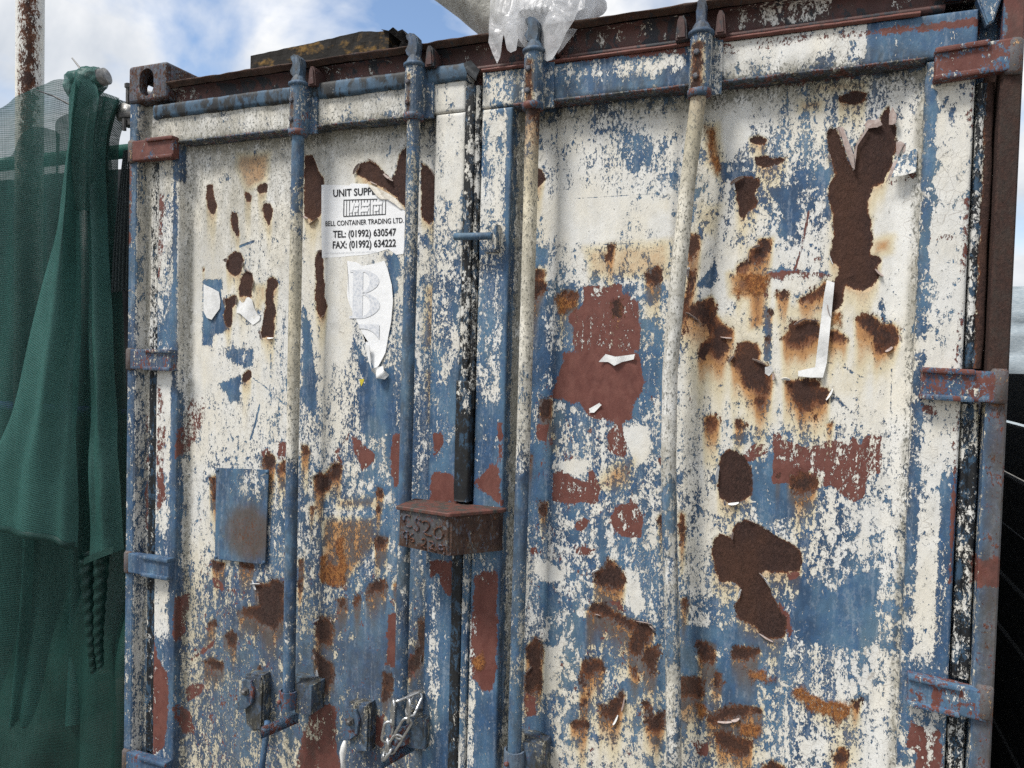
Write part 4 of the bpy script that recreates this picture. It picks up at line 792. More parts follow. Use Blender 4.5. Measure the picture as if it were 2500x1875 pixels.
    for dx in ((.030, .056),) if k != 3 else ((-.060, -.032), (.030, .054)):
        b2 = bmesh.new(); q = [(x + dx[0], lz - .03), (x + dx[1], lz - .03), (x + dx[1] - .004, lz + .014), (x + dx[1] - .010, lz + .024), (x + dx[0] + .008, lz + .024), (x + dx[0] + .004, lz + .014)]
        o = bobj('cam_keeper', prism_bm(q, -.022, .036, .004), 'maroon', CT); paint(o, white=.08, grime=.6, rust=12)
# hinges
def hinge(side, z, D, tilt=0., wear=None):
    s = 1 if side < 0 else -1; ox = 0. if side < 0 else W_
    X = lambda u: ox + s * u
    def P(u0, u1, y0, y1, a0, a1, bev):
        b_ = box_bm(min(X(u0), X(u1)), max(X(u0), X(u1)), y0, y1, z + a0, z + a1, bev); return b_
    E_ = .198 if side < 0 else .158; B_ = .088 if side < 0 else .062
    bm = P(.012, E_, -.010, .016, -.032, .032, .004)
    for a0, a1 in ((.022, .034), (-.034, -.022)): box_bm(min(X(B_), X(E_ + .002)), max(X(B_), X(E_ + .002)), -.018, .014, z + a0, z + a1, .004, 2, bm)
    for v in bm.verts: v.co.z += tilt * (abs(v.co.x - ox) - .1)
    o = bobj('hinge', bm, 'paint', D); paint(o, **(wear or dict(white=.25, primer=-2, rust=16, stain=.1)))
    k = bobj('hinge_pin', tube_bm([(X(.017), .004, z - .036), (X(.017), .004, z - .030), (X(.017), .004, z + .030), (X(.017), .004, z + .036)], [.013, .0172, .0172, .013], 16), 'paint', D, True); paint(k, white=.15, stain=.6, rust=14, orange=6)
for z, wr in ((2.320, dict(white=.18, primer=-6, stain=.15)), (1.655, dict(white=.2, primer=3, stain=.25)), (.992, dict(white=.08, primer=8)), (.335, dict(white=.1, primer=5))): hinge(-1, z, DL, 0, dict(rust=18, grime=.3, **wr))
for z, t, wr in ((2.322, -.05, dict(white=.22, primer=-4, stain=.1)), (1.655, .03, dict(white=.2, primer=0, stain=.15)), (.998, .07, dict(white=.15, primer=2, stain=.1)), (.335, 0, dict(white=.1, primer=5))): hinge(1, z, DR, t, dict(rust=18, grime=.2, **wr))
# anti-rack bracket at the right end of the header
o = bobj('post_bracket', prism_bm([(2.352, 2.452), (2.372, 2.50), (2.40, 2.51), (2.40, 2.46), (2.384, 2.40), (2.372, 2.395)], .004, .03, .003), 'paint', CT); paint(o, white=.3)
# lower rod guides
def guide(k, z, D, wear, wide=.05):
    x = rodx(k, z); R = .0225; h = .026
    arc = [(x + R * math.cos(a), YR + R * math.sin(a)) for a in np.linspace(math.pi * .95, math.pi * 2.05, 14)]; arc2 = [(x + (R + .005) * math.cos(a), YR + (R + .005) * math.sin(a)) for a in np.linspace(math.pi * 2.05, math.pi * .95, 14)]
    bm = extr_z_bm(arc + [(x + R, .0)] + [(x + R + .005, .0)] + arc2, [z - h, z - h * .4, z + h * .4, z + h])
    o = bobj('rod_guide', bm, 'paint', D); paint(o, **wear)
    b2 = extr_z_bm([(x + R - .002, -.016), (x + R + .012, -.018), (x + R + wide, -.010), (x + R + wide + .004, .06), (x - .02, .06), (x - .02, .03), (x + R - .002, .02)], [z - .038, z - .034, z + .040, z + .046])
    o = bobj('guide_block', b2, 'paint', D); paint(o, white=.28, grime=1.4, rust=5, stain=.3, primer=8)
    o = bobj('bolt', tube_bm([(x - .010, YR - R + .002, z), (x - .010, YR - R - .010, z), (x - .010, YR - R - .012, z)], [.006, .006, .003], 10), 'paint', D, True); paint(o, white=.02, primer=-5)
guide(0, .675, DL, dict(white=.03, primer=2, grime=.5)); guide(1, .655, DL, dict(white=.03, primer=0, grime=.5)); guide(2, .655, DR, dict(white=.06, rust=6, stain=.4)); guide(3, .62, DR, dict(white=.1, primer=2))
# handle hubs
def hub(x, z, h, D):
    bm = prism_bm([(x - .020, z + .045), (x + .046, z + .052), (x + .052, z + .03), (x + .050, z - h), (x + .012, z - h - .012), (x - .014, z - h + .004), (x - .022, z - .02)], .012, .055, .006)
    o = bobj('handle_hub', bm, 'paint', D); paint(o, white=.30, grime=1.4, rust=5, stain=.3)
    bm = prism_bm([(x - .022, z + .03), (x + .012, z + .034), (x + .024, z + .01), (x + .018, z - .035), (x - .004, z - .055), (x - .040, z - .066), (x - .050, z - .052), (x - .022, z - .03)], .002, .0115, .002)
    o = bobj('handle_plate', bm, 'paint', D); paint(o, white=.12, rust=3, primer=4, grime=.9)
    o = bobj('bolt', tube_bm([(x - .004, .004, z), (x - .004, -.003, z), (x - .004, -.0035, z), (x - .004, -.012, z), (x - .004, -.015, z)], [.013, .013, .009, .008, .004], 6), 'dark_steel', D, False)
hub(.507, .655, .115, DL); hub(.882, .640, .085, DL)
def retainer(x, z, L_, D, ang):
    bm = bmesh.new(); n = 12; rows = []
    for i in range(7):
        t = i / 6; c = Vector((x + t * L_, -.05 + t * .075, z + t * .030)); r = .020
        rows.append([(c + Vector((-.35 * r * math.cos(a), -.2 * r * math.cos(a), 0)) + Vector((r * .75 * math.cos(a), r * .9 * math.cos(a) * -.4, r * math.sin(a)))) for a in np.linspace(ang, ang + 3.6, n)])
    vs = [[bm.verts.new(p) for p in r] for r in rows]
    for a, b_ in zip(vs, vs[1:]):
        for k in range(n - 1): bm.faces.new((a[k], a[k + 1], b_[k + 1], b_[k]))
    bmesh.ops.solidify(bm, geom=bm.faces[:], thickness=.004); o = bobj('handle_retainer', bm, 'paint', D); paint(o, white=.08, rust=4, primer=2, grime=.4)
retainer(.606, .570, .075, DL, -.6); retainer(1.012, .573, .06, DL, -.6)
o = bobj('handle_bar', tube_bm([(.612, -.03, .60), (.612, -.038, .55), (.604, -.04, .48), (.600, -.04, .40)], .009, 8), 'paint', DL, True); paint(o, white=.1, rust=12)
# blue plate
o = None
pl = [(0.3398,0.043,1.3204),(0.5439,0.043,1.3303),(0.5374,0.043,1.0386),(0.3396,0.043,1.0323)]
q = [(x, z) for x, y, z in pl]
o = bobj('data_plate', prism_bm(q[::-1], .038, .042, .001), 'paint', DL)
b_ = bmesh.new(); b_.from_mesh(o.data); bmesh.ops.subdivide_edges(b_, edges=b_.edges[:], cuts=20, use_grid_fill=True); b_.to_mesh(o.data); b_.free(); paint(o, white=.12, rust=40, primer=16, stain=.15, grime=.5)
co = np.array([v.co[:] for v in o.data.vertices]); wv = .06 + .55 * np.exp(-((co[:, 0] - .48) / .06) ** 2 - ((co[:, 2] - 1.28) / .05) ** 2); o.data.attributes['wd'].data.foreach_set('value', np.array([probit(t) for t in wv], np.float32))
sv = np.clip(1.1 * np.exp(-((co[:, 0] - .47) / .09) ** 2 - ((co[:, 2] - 1.13) / .09) ** 2), 0, 1); o.data.attributes['stain'].data.foreach_set('value', sv.astype(np.float32))
for x, z in q:
    cxm, czm = .44, 1.18; x += (cxm - x) * .06; z += (czm - z) * .045
    o = bobj('rivet', tube_bm([(x, .040, z), (x, .037, z), (x, .035, z)], [.006, .006, .002], 10), 'paint', DL, True); paint(o, white=.1, rust=8)
# lock box
plan = [(1.079, -.098), (1.237, -.118), (1.330, -.004), (1.330, .012), (1.070, .012)]
bm = extr_z_bm(plan, [1.186, 1.196, 1.286]); 
for v in bm.verts:
    if v.co.z < 1.19 and v.co.y < -.05: v.co.z += .006 * ((v.co.x - 1.18) / .1) ** 2
bmesh.ops.bevel(bm, geom=[e for e in bm.edges if abs(e.verts[0].co.z - e.verts[1].co.z) > .05], offset=.006, segments=2, affect='EDGES')
o = bobj('lock_box', bm, 'paint', DR)
bq = bmesh.new(); bq.from_mesh(o.data); bmesh.ops.subdivide_edges(bq, edges=bq.edges[:], cuts=12, use_grid_fill=True); bq.to_mesh(o.data); bq.free()
paint(o, white=.14, rust=9, stain=.5, primer=5, grime=.9)
co = np.array([v.co[:] for v in o.data.vertices]); rr = -1.5 + 7 * np.exp(-((co[:, 0] - 1.15) / .05) ** 2) * sst(1.195, 1.225, co[:, 2]); rr[co[:, 2] < 1.2] = -2; o.data.attributes['rust'].data.foreach_set('value', rr.astype(np.float32))
lid = [(1.073, -.104), (1.238, -.126), (1.338, -.004), (1.338, .012), (1.064, .012)]
o = bobj('box_lid', extr_z_bm(lid, [1.2862, 1.2965]), 'paint', DR); bq = bmesh.new(); bq.from_mesh(o.data); bmesh.ops.bevel(bq, geom=bq.edges[:], offset=.002, segments=1, affect='EDGES'); bq.to_mesh(o.data); bq.free(); paint(o, white=.02, rust=3, primer=-4, stain=.7, grime=1.2)
STK = ['320,450 260,425 212,470 203,560 240,630 310,645 352,620', '505,500 450,465 398,490 420,560 470,612 472,672 430,692 388,650', '530,525 580,485 640,500 662,570 612,660 556,692 620,742 702,742', '880,548 800,568 745,640 750,735 802,782 870,752 892,670',
       '292,745 232,728 188,790 208,852 262,852 290,760 272,900 266,975', '382,752 332,790 308,865 345,905 405,895 372,840 330,860', '530,842 570,810 612,850 580,920 508,962 560,968 602,992', '658,852 710,838 746,880 702,932 658,982 720,968 782,1012', '922,890 850,878 808,930 862,972 916,940 922,900 922,1055']
for s in STK:
    pth = []
    for q_ in s.split():
        a, b_ = map(float, q_.split(',')); u = (a - 112) / 890; vv = (b_ - 350) / 700; x = 1.080 + u * .157; pth.append(Vector((x, -.0985 - (x - 1.079) * .02 / .158 - .001, 1.286 - vv * .098)))
    fine = []
    for a, b_ in zip(pth, pth[1:]): fine += [a.lerp(b_, t) for t in (0, .33, .66)]
    o = bobj('weld_bead', tube_bm(fine + [pth[-1]], [.0022 + .0006 * math.sin(i * 1.9) for i in range(len(fine) + 1)], 6), 'paint', DR, True); paint(o, white=.04, rust=-1, primer=4, stain=.4)
# sliding bolt on the right door
o = bobj('slide_bolt', tube_bm([(1.183, -.024, 2.002), (1.185, -.024, 2.002), (1.290, -.024, 2.000), (1.292, -.024, 2.000)], [.007, .0095, .0095, .007], 12), 'paint', DR, True); paint(o, white=.12, grime=.5)
bm = box_bm(1.288, 1.302, -.022, .013, 1.965, 2.032, .004); box_bm(1.258, 1.300, .004, .0135, 1.962, 2.034, .003, 2, bm); o = bobj('bolt_bracket', bm, 'paint', DR); paint(o, white=.5, grime=.5)
# lifted paint film round the big bare patches
def wav(a, f=40, ph=0): return lambda x, z: a * math.sin(x * f + ph) * math.cos(z * f * .8)
def film(name, pts, mat, lift, D, **kw):
    o = sheet(name, pts, mat, D, lift)
    if mat == 'paint': paint(o, **(kw or dict(field=True)))
    return o
film('paint_curl', [(2.102,0.046,2.2212),(2.1099,0.046,2.2219),(2.1202,0.046,2.1937),(2.1334,0.046,2.1582),(2.1372,0.046,2.1264),(2.1318,0.046,2.1297),(2.1158,0.046,2.1711)], 'film_back', lambda x, z: -.006 - .004 * math.sin((z - 2.12) * 30), DR); film('paint_curl', [(2.1587,0.047,2.2192),(2.1615,0.047,2.2133),(2.1406,0.047,2.178),(2.1373,0.047,2.1267),(2.1334,0.047,2.1241),(2.1335,0.047,2.1585),(2.1391,0.047,2.1838)], 'film_back', lambda x, z: -.004, DR)
film('paint_curl', [(2.2018,0.044,2.2425),(2.2071,0.044,2.256),(2.2155,0.044,2.2356),(2.2149,0.044,2.2188),(2.2086,0.044,2.2166),(2.2021,0.044,2.22)], 'film_back', lambda x, z: -.012 * max(0, (x - 2.202) / .013), DR); film('paint_curl', [(2.1532,0.046,2.2251),(2.1606,0.046,2.2358),(2.1737,0.046,2.2317),(2.1813,0.046,2.2352),(2.1895,0.046,2.2203),(2.1794,0.046,2.2156),(2.1587,0.046,2.2161)], 'film_back', wav(.004, 90), DR)
film('paint_flap', [(2.2224,0.04,2.1414),(2.2371,0.04,2.1515),(2.259,0.04,2.1636),(2.2562,0.04,2.1083),(2.234,0.04,2.1014),(2.2088,0.04,2.0989),(2.2133,0.04,2.114)], 'paint', lambda x, z: -.016 * max(0, min(1, (2.162 - z) / .06)) - .006 * max(0, (x - 2.21) / .05) + .004 * math.sin(x * 70), DR, white=.5)
film('paint_curl', [(2.2219,0.035,2.1416),(2.2121,0.035,2.1325),(2.1998,0.035,2.0898),(2.2107,0.035,2.1046),(2.2199,0.035,2.1263)], 'film_back', lambda x, z: -.008 * math.sin(max(0, (2.142 - z)) * 40), DR); film('paint_curl', [(2.2177,0.045,2.1796),(2.2265,0.045,2.1817),(2.2342,0.045,2.1754),(2.2214,0.045,2.1484),(2.2186,0.045,2.1542)], 'film_back', wav(.003, 60), DR); film('paint_curl', [(2.2331,0.046,2.1744),(2.2507,0.046,2.1743),(2.2497,0.046,2.166),(2.2313,0.046,2.1563)], 'film_back', wav(.002, 60), DR)
def edge_curls(D, idx, n, seed, yp):
    """short curled chips of film along the rim of a bare patch"""
    rs = random.Random(seed); flat = POLYS[idx][2]; P = [(flat[i] / 1000, flat[i + 1] / 1000) for i in range(0, len(flat), 2)]
    cxp = sum(p[0] for p in P) / len(P); czp = sum(p[1] for p in P) / len(P)
    for _ in range(n):
        i = rs.randrange(len(P)); a, b_ = P[i], P[(i + 1) % len(P)]; t = rs.random(); x, z = a[0] + (b_[0] - a[0]) * t, a[1] + (b_[1] - a[1]) * t
        ex, ez = b_[0] - a[0], b_[1] - a[1]; l = math.hypot(ex, ez) + 1e-6; ex, ez = ex / l, ez / l; nx_, nz_ = ez, -ex
        if (x - cxp) * nx_ + (z - czp) * nz_ < 0: nx_, nz_ = -nx_, -nz_
        w2, d = rs.uniform(.006, .02), rs.uniform(.004, .011); v = []
        for u in np.linspace(-1, 1, 7):
            for s in np.linspace(0, 1, 5):
                k = 1 - .5 * abs(u) ** 2; th = s * 2.2; off = d * k * math.sin(th) / 1.6; up = d * k * (1 - math.cos(th)) / 1.6
                v.append((x + ex * u * w2 + nx_ * (off - .001), yp(x) - .0012 - up, z + ez * u * w2 + nz_ * (off - .001)))
        f = [(a_ * 5 + c, (a_ + 1) * 5 + c, (a_ + 1) * 5 + c + 1, a_ * 5 + c + 1) for a_ in range(6) for c in range(4)]
        mobj('paint_chip', v, f, rs.choice(['film_back', 'film_back', 'paper_old']), D, True)
for i, (lay, v, flat) in enumerate(POLYS):
    if lay != 'rust': continue
    xs_ = flat[0::2]; zs_ = flat[1::2]; ar = (max(xs_) - min(xs_)) * (max(zs_) - min(zs_)); left = sum(xs_) / len(xs_) < 1215
    if ar > 5200: edge_curls(DL if left else DR, i, 2 if ar < 12000 else (3 if ar < 30000 else 6), i, yprof_l if left else yprof_r)
# strips of old tape and paper still stuck to the doors
film('tape_strip', [(2.0888,0.045,1.8818),(2.1051,0.045,1.8757),(2.098,0.045,1.8495),(2.0942,0.045,1.8057),(2.095,0.045,1.7471),(2.0955,0.045,1.6943),(2.0886,0.045,1.6617),(2.0613,0.045,1.6608),(2.0363,0.045,1.663),(2.0359,0.045,1.6749),(2.0714,0.045,1.6848),(2.0757,0.045,1.7174),(2.0795,0.045,1.7616),(2.0807,0.045,1.8057),(2.0845,0.045,1.8496)], 'paper_old', lambda x, z: -.003 + .0025 * math.sin(z * 60), DR); film('tape_strip', [(1.5648,0.047,1.6842),(1.581,0.047,1.7042),(1.6079,0.047,1.6982),(1.6569,0.047,1.7058),(1.6541,0.047,1.6928),(1.6248,0.047,1.6856),(1.6053,0.047,1.6754),(1.5883,0.047,1.6847)], 'paper_old', lambda x, z: -.003 + .003 * math.sin(x * 120), DR); film('tape_strip', [(1.5418,0.045,1.5641),(1.5685,0.045,1.5802),(1.5754,0.045,1.5756),(1.5557,0.045,1.5549),(1.5456,0.045,1.5544)], 'paper_old', wav(.003, 90), DR); film('tape_strip', [(1.9633,0.046,1.6819),(1.9775,0.046,1.6853),(1.9822,0.046,1.6733),(1.9726,0.046,1.661),(1.9638,0.046,1.6668)], 'paper_old', wav(.004, 90), DR)
film('paper_scrap', [(0.27,0.048,1.8985),(0.307,0.048,1.8858),(0.3332,0.048,1.8733),(0.3389,0.048,1.8449),(0.3367,0.048,1.8206),(0.3087,0.048,1.786),(0.2876,0.048,1.792),(0.2714,0.048,1.8125)], 'paper_old', lambda x, z: -.004 * math.sin(max(0, x - .27) * 45), DL); film('paper_scrap', [(0.4164,0.047,1.8524),(0.4514,0.047,1.8561),(0.4665,0.047,1.8481),(0.472,0.047,1.8242),(0.4774,0.047,1.8004),(0.4972,0.047,1.7965),(0.4925,0.047,1.7846),(0.468,0.047,1.7706),(0.4529,0.047,1.7805),(0.4223,0.047,1.8044),(0.4045,0.047,1.8084),(0.4067,0.047,1.8284)], 'paper_old', wav(.003, 70), DL); film('paper_scrap', [(0.8533,0.049,1.6161),(0.8707,0.049,1.6185),(0.8666,0.049,1.6072),(0.8603,0.049,1.5957)], 'yellow_film', wav(.001, 70), DL)
# ------------------------------------------------------------ notice stuck on the left door
def nl(x): return .0485 - .0015 * max(0., (x - .955) / .04) ** 2 - .0004
def text_on(s, name, p0, p1, p2, y, mat, parent, bold=.0, shear=0.):
    cu = bpy.data.curves.new('t', 'FONT'); cu.body = s; cu.size = 1; cu.offset = bold; cu.resolution_u = 3; to = bpy.data.objects.new('t', cu); COL.objects.link(to)
    me = bpy.data.meshes.new_from_object(to.evaluated_get(bpy.context.evaluated_depsgraph_get())); bpy.data.objects.remove(to)
    n = len(me.vertices); co = np.empty(n * 3, np.float32); me.vertices.foreach_get('co', co); co = co.reshape(-1, 3); x0, x1 = co[:, 0].min(), co[:, 0].max(); hcap = .7
    u = (co[:, 0] - x0) / (x1 - x0); v = co[:, 1] / hcap; b0, b1, t0 = Vector(p0), Vector(p1), Vector(p2); up = t0 - b0
    out = np.array([(b0.x + (b1.x - b0.x) * a + up.x * c, y, b0.z + (b1.z - b0.z) * a + up.z * c) for a, c in zip(u, v)], np.float32); out[:, 1] = [nl(q) for q in out[:, 0]]
    me.vertices.foreach_set('co', out.ravel()); me.update(); me.name = name; me.materials.clear(); return link(name, me, mat, parent)
def nlift(x, z): return -.0035 * max(0, (x - .955) / .04) ** 2 - .001 * math.sin(x * 50) * math.sin(z * 40) - .004 * max(0, (z - 2.165) / .02) ** 2
def flat_lift(x, z): return 0.0
NO = sheet('paper_notice', [(0.7106,0.049,2.1834),(0.7699,0.049,2.1784),(0.8072,0.049,2.1748),(0.8132,0.049,2.1809),(0.868,0.049,2.1761),(0.8924,0.049,2.1605),(0.9225,0.049,2.1447),(0.9522,0.049,2.1316),(0.9701,0.049,2.1155),(0.9953,0.049,2.0928),(0.9917,0.049,2.064),(0.9911,0.049,2.0287),(0.9948,0.049,1.9984),(0.991,0.049,1.9727),(0.9678,0.049,1.9714),(0.941,0.049,1.9887),(0.9086,0.049,1.9807),(0.8667,0.049,1.9742),(0.8271,0.049,1.9728),(0.7745,0.049,1.9703),(0.7172,0.049,1.9692),(0.7129,0.049,2.05)], 'paper_white', None, lambda x, z: -.0015 * max(0, (x - .955) / .04) ** 2, .0008)
tag(NO, 'white printed paper notice with torn corner stuck on left door', 'notice')
sheet('torn_edge', [(0.8684,0.048,2.1767),(0.9047,0.048,2.1622),(0.9377,0.048,2.145),(0.9644,0.048,2.1283),(0.9957,0.048,2.0939),(0.9782,0.048,2.0998),(0.9619,0.048,2.1132),(0.9381,0.048,2.1272),(0.9144,0.048,2.1298),(0.9007,0.048,2.1407),(0.8974,0.048,2.155)], 'paper_torn', NO, lambda x, z: -.0012 - .003 * abs(math.sin(x * 90 + z * 70)), .001, .004)
Y1 = .0481
text_on('UNIT SUPPLI', 'printed_line', *[(0.7526,0.048,2.1458),(0.9017,0.048,2.1444),(0.7521,0.048,2.1662)], Y1, 'ink_black', NO, .022); text_on('BELL CONTAINER TRADING LTD.', 'printed_line', *[(0.7276,0.048,2.0617),(0.9901,0.048,2.0601),(0.7273,0.048,2.0762)], Y1, 'ink_black', NO, .012)
text_on('TEL: (01992) 630547', 'printed_line', *[(0.7546,0.048,2.0272),(0.9665,0.048,2.0257),(0.7541,0.048,2.0469)], Y1, 'ink_black', NO, .022); text_on('FAX: (01992) 634222', 'printed_line', *[(0.7543,0.048,1.9957),(0.9664,0.048,1.9948),(0.7539,0.048,2.0162)], Y1, 'ink_black', NO, .022)
text_on('SUITE 1, 3RD FLOOR, BARTHOLOMEW COURT, 60/61 HIGH STREET', 'printed_line', *[(0.7278,0.048,1.9807),(0.9032,0.048,1.9808),(0.7277,0.048,1.9844)], Y1, 'ink_faint', NO)
ic = [(0.7887,0.048,2.1354),(0.9308,0.048,2.1313),(0.9319,0.048,2.0856),(0.7898,0.048,2.0859)]
bm = bmesh.new()
ix0, ix1, iz0, iz1 = ic[0][0], ic[1][0], ic[3][2], ic[0][2]; ih = iz1 - iz0; iw = ix1 - ix0
def bar(u0, u1, v0, v1, bm, y=Y1): 
    zz_ = lambda u, v: (ic[3][2] + (ic[2][2] - ic[3][2]) * u) * (1 - v) + (ic[0][2] + (ic[1][2] - ic[0][2]) * u) * v
    f = [bm.verts.new((ix0 + iw * u, y, zz_(u, v))) for u, v in ((u0, v0), (u1, v0), (u1, v1), (u0, v1))]; bm.faces.new(f)
bar(0, 1, 0, .05, bm); bar(0, .8, .95, 1, bm); bar(0, .018, .05, .95, bm); bar(.985, 1, .05, .9, bm)
for i in range(1, 14):
    u = i / 14.3; bar(u, u + .012, .05, .95 if u < .8 else .86, bm)
bobj('printed_emblem', bm, 'ink_black', NO)
bm = bmesh.new()
for u0, u1, v0, v1, sh in ((.15, .215, .22, .80, .05), (.26, .36, .58, .80, .02), (.25, .34, .24, .48, .02), (.43, .60, .58, .78, .03), (.41, .58, .24, .48, .03), (.69, .91, .62, .82, .02), (.73, .83, .24, .50, .02)):
    zz_ = lambda u, v: (ic[3][2] + (ic[2][2] - ic[3][2]) * u) * (1 - v) + (ic[0][2] + (ic[1][2] - ic[0][2]) * u) * v
    bm.faces.new([bm.verts.new((ix0 + iw * u, Y1 - .0006, zz_(u, v))) for u, v in ((u0, v0), (u1, v0), (u1 + sh, v1), (u0 + sh, v1))])
bobj('emblem_letters', bm, 'paper_white', NO)
BN = sheet('torn_label', [(0.8039,0.049,1.9586),(0.8349,0.049,1.9541),(0.857,0.049,1.9424),(0.9001,0.049,1.9488),(0.9298,0.049,1.9554),(0.9409,0.049,1.9332),(0.9569,0.049,1.8854),(0.9621,0.049,1.8415),(0.9572,0.049,1.783),(0.9477,0.049,1.7388),(0.9403,0.049,1.6946),(0.9198,0.049,1.6572),(0.9072,0.049,1.6457),(0.8892,0.049,1.6787),(0.8883,0.049,1.7158),(0.8615,0.049,1.749),(0.8386,0.049,1.7899),(0.8156,0.049,1.8311),(0.8062,0.049,1.8574),(0.8092,0.049,1.9173)], 'paper_white', None, lambda x, z: -.0035 * max(0, (x - .90) / .06) ** 2 - .006 * max(0, (1.72 - z) / .08) ** 1.5, .0009)
tag(BN, 'torn white label strip with a faint letter B hanging below the notice', 'label')
sheet('crumpled_end', [(0.908,0.03,1.6494),(0.9334,0.03,1.6575),(0.9551,0.03,1.6325),(0.9449,0.03,1.6194),(0.9193,0.03,1.624),(0.9018,0.03,1.6419)], 'paper_old', BN, lambda x, z: .010 * math.sin(x * 130) * math.cos(z * 110) + .005, .001, .004); sheet('curled_edge', [(0.8765,0.04,1.7117),(0.8937,0.04,1.7157),(0.888,0.04,1.6822),(0.9018,0.04,1.6456),(0.8858,0.04,1.6859)], 'paper_old', BN, lambda x, z: -.004 * math.sin(x * 100), .001, .004)
bb = [(0.8162,0.048,1.932),(0.9204,0.048,1.9298),(0.9237,0.048,1.7919),(0.8194,0.048,1.7916)]
bx0, bx1, bz0, bz1 = bb[0][0], bb[1][0], bb[2][2], bb[0][2]
def bface(pts, bm): bm.faces.new([bm.verts.new((bx0 + (bx1 - bx0) * u, .0480 - .0035 * max(0, (bx0 + (bx1 - bx0) * u - .90) / .06) ** 2, bz0 + (bz1 - bz0) * v)) for u, v in pts])
bm = bmesh.new()
bface([(.0, .95), (.0, 1), (.42, 1), (.42, .95)], bm); bface([(.0, 0), (.0, .05), (.42, .05), (.42, .0)], bm); bface([(.1, .05), (.1, .95), (.42, .95), (.42, .05)], bm)
def bowl(c, ry, rx, th):
    n = 14
    for i in range(n):
        a0, a1 = -math.pi / 2 + math.pi * i / n, -math.pi / 2 + math.pi * (i + 1) / n
        def p(a, o): k = th * abs(math.cos(a)) + .03; return (.42 + (rx + (o * k)) * math.cos(a), c + (ry - (0 if o else .05)) * math.sin(a)) if o else (.42 + rx * math.cos(a), c + (ry - .05) * math.sin(a))
        bface([p(a0, 0), p(a0, 1), p(a1, 1), p(a1, 0)], bm)
bowl(.755, .245, .22, .27); bowl(.265, .265, .25, .28); bobj('faint_letter', bm, 'ink_faint', BN)
eb = [(0.8462,0.048,1.7749),(0.9177,0.048,1.7753),(0.919,0.048,1.72),(0.8802,0.048,1.7194)]
bm = bmesh.new(); n = 8
for i in range(n):
    a0, a1 = i / n, (i + 1) / n; w0, w1 = .045 + .10 * a0, .045 + .10 * a1
    bm.faces.new([bm.verts.new((eb[0][0] + (eb[1][0] - eb[0][0]) * (.05 + .95 * a), .0476 - .0006 * a, eb[0][2] - d)) for a, d in ((a0, 0), (a1, 0), (a1, .012 + .03 * a1 ** 3), (a0, .012 + .03 * a0 ** 3))])
bobj('faint_letter', bm, 'ink_faint', BN)
# ------------------------------------------------------------ chain and cord
LK = [(1.0498,-0.055,0.7592),(1.047,-0.055,0.6901),(1.0394,-0.055,0.6964),(1.0287,-0.055,0.6385),(1.033,-0.055,0.65),(1.0338,-0.055,0.6131),(1.0983,-0.055,0.7713),(1.094,-0.055,0.7077),(1.0982,-0.055,0.7164),(1.0642,-0.055,0.6567),(1.0714,-0.055,0.6662),(1.0369,-0.055,0.6111),(1.0455,-0.055,0.6263),(1.0193,-0.055,0.5912),(1.0367,-0.055,0.619),(1.0222,-0.055,0.5945)]
CH = empty('steel_chain', (1.06, -.05, .59), 'shiny steel chain looped round the second lock rod at the bottom', 'chain')
def link_mesh(a, b, flat):
    a, b = Vector(a), Vector(b); d = (b - a); ln = d.length; d.normalize(); vw = Vector((.42, -.88, .0)); sx = d.cross(vw).normalized(); sy = d.cross(sx).normalized(); s = sx if flat else (sx * .25 + sy * .97).normalized()
    r = .0125; c0, c1 = a + d * r, b - d * r; pth = [c0 + (-d * math.sin(t) + s * math.cos(t)) * r for t in np.linspace(0, math.pi, 9)] + [c1 + (d * math.sin(t) - s * math.cos(t)) * r for t in np.linspace(0, math.pi, 9)]
    o = bobj('chain_link', tube_bm([p - CH.location for p in pth], .0042, 10, closed=True), 'chain_steel', CH, True); return o
for i in range(8): link_mesh(LK[2 * i], LK[2 * i + 1], i in (1, 4, 5))
link_mesh((1.050, -.052, .752), (1.098, .008, .768), False); link_mesh((1.098, .0, .765), (1.092, -.045, .72), True)
cp = [(0.8912,-0.04,0.6071),(0.8867,-0.04,0.5924),(0.8888,-0.04,0.5737),(0.8861,-0.04,0.5511),(0.8884,-0.04,0.5186)]
CO = bobj('white_cord', tube_bm([(x + .003 * math.sin(i * 2), y - .006, z) for i, (x, y, z) in enumerate(cp)], [.004, .009, .010, .006, .007], 8), 'cord_white', None, True)
tag(CO, 'short white cord tied through the handle plate at the bottom', 'cord')
# ------------------------------------------------------------ on the roof
TB = empty('charred_board', (.44, .06, 2.527), 'blackened yellow board lying on the roof edge', 'board')
xs = np.linspace(.437, .925, 60); v = []; ztop = lambda x: float(np.interp(x, [.437, .673, .83, .93], [2.594, 2.604, 2.614, 2.600]))
for x in xs:
    for y, t in ((.055, 0), (.055, .33), (.055, .66), (.055, 1), (.12, 1), (.30, 1), (.30, 0)):
        zt = ztop(x); z = 2.528 + (zt - 2.528) * t; j = .0035 * mnoise.noise(Vector((x * 40, y * 20, t * 3))); v.append((x - .44, y - .06 + j, z + j - 2.527))
m = 7; f = [(i * m + k, (i + 1) * m + k, (i + 1) * m + (k + 1) % m, i * m + (k + 1) % m) for i in range(59) for k in range(m)] + [tuple(range(m)), tuple(range(59 * m + m - 1, 59 * m - 1, -1))]
mobj('board_slab', v, f, 'tar_timber', TB)
cr = [(.905, 2.606), (.93, 2.598), (.944, 2.606), (.958, 2.592), (.974, 2.596), (.99, 2.574), (.975, 2.568), (.965, 2.55), (.95, 2.556), (.94, 2.545)]
bm = bmesh.new(); a = [bm.verts.new((x - .44, .045 - .06, z - 2.527)) for x, z in cr]; b_ = [bm.verts.new((x - .44, .22 - .06, z - 2.527 + .004)) for x, z in cr]
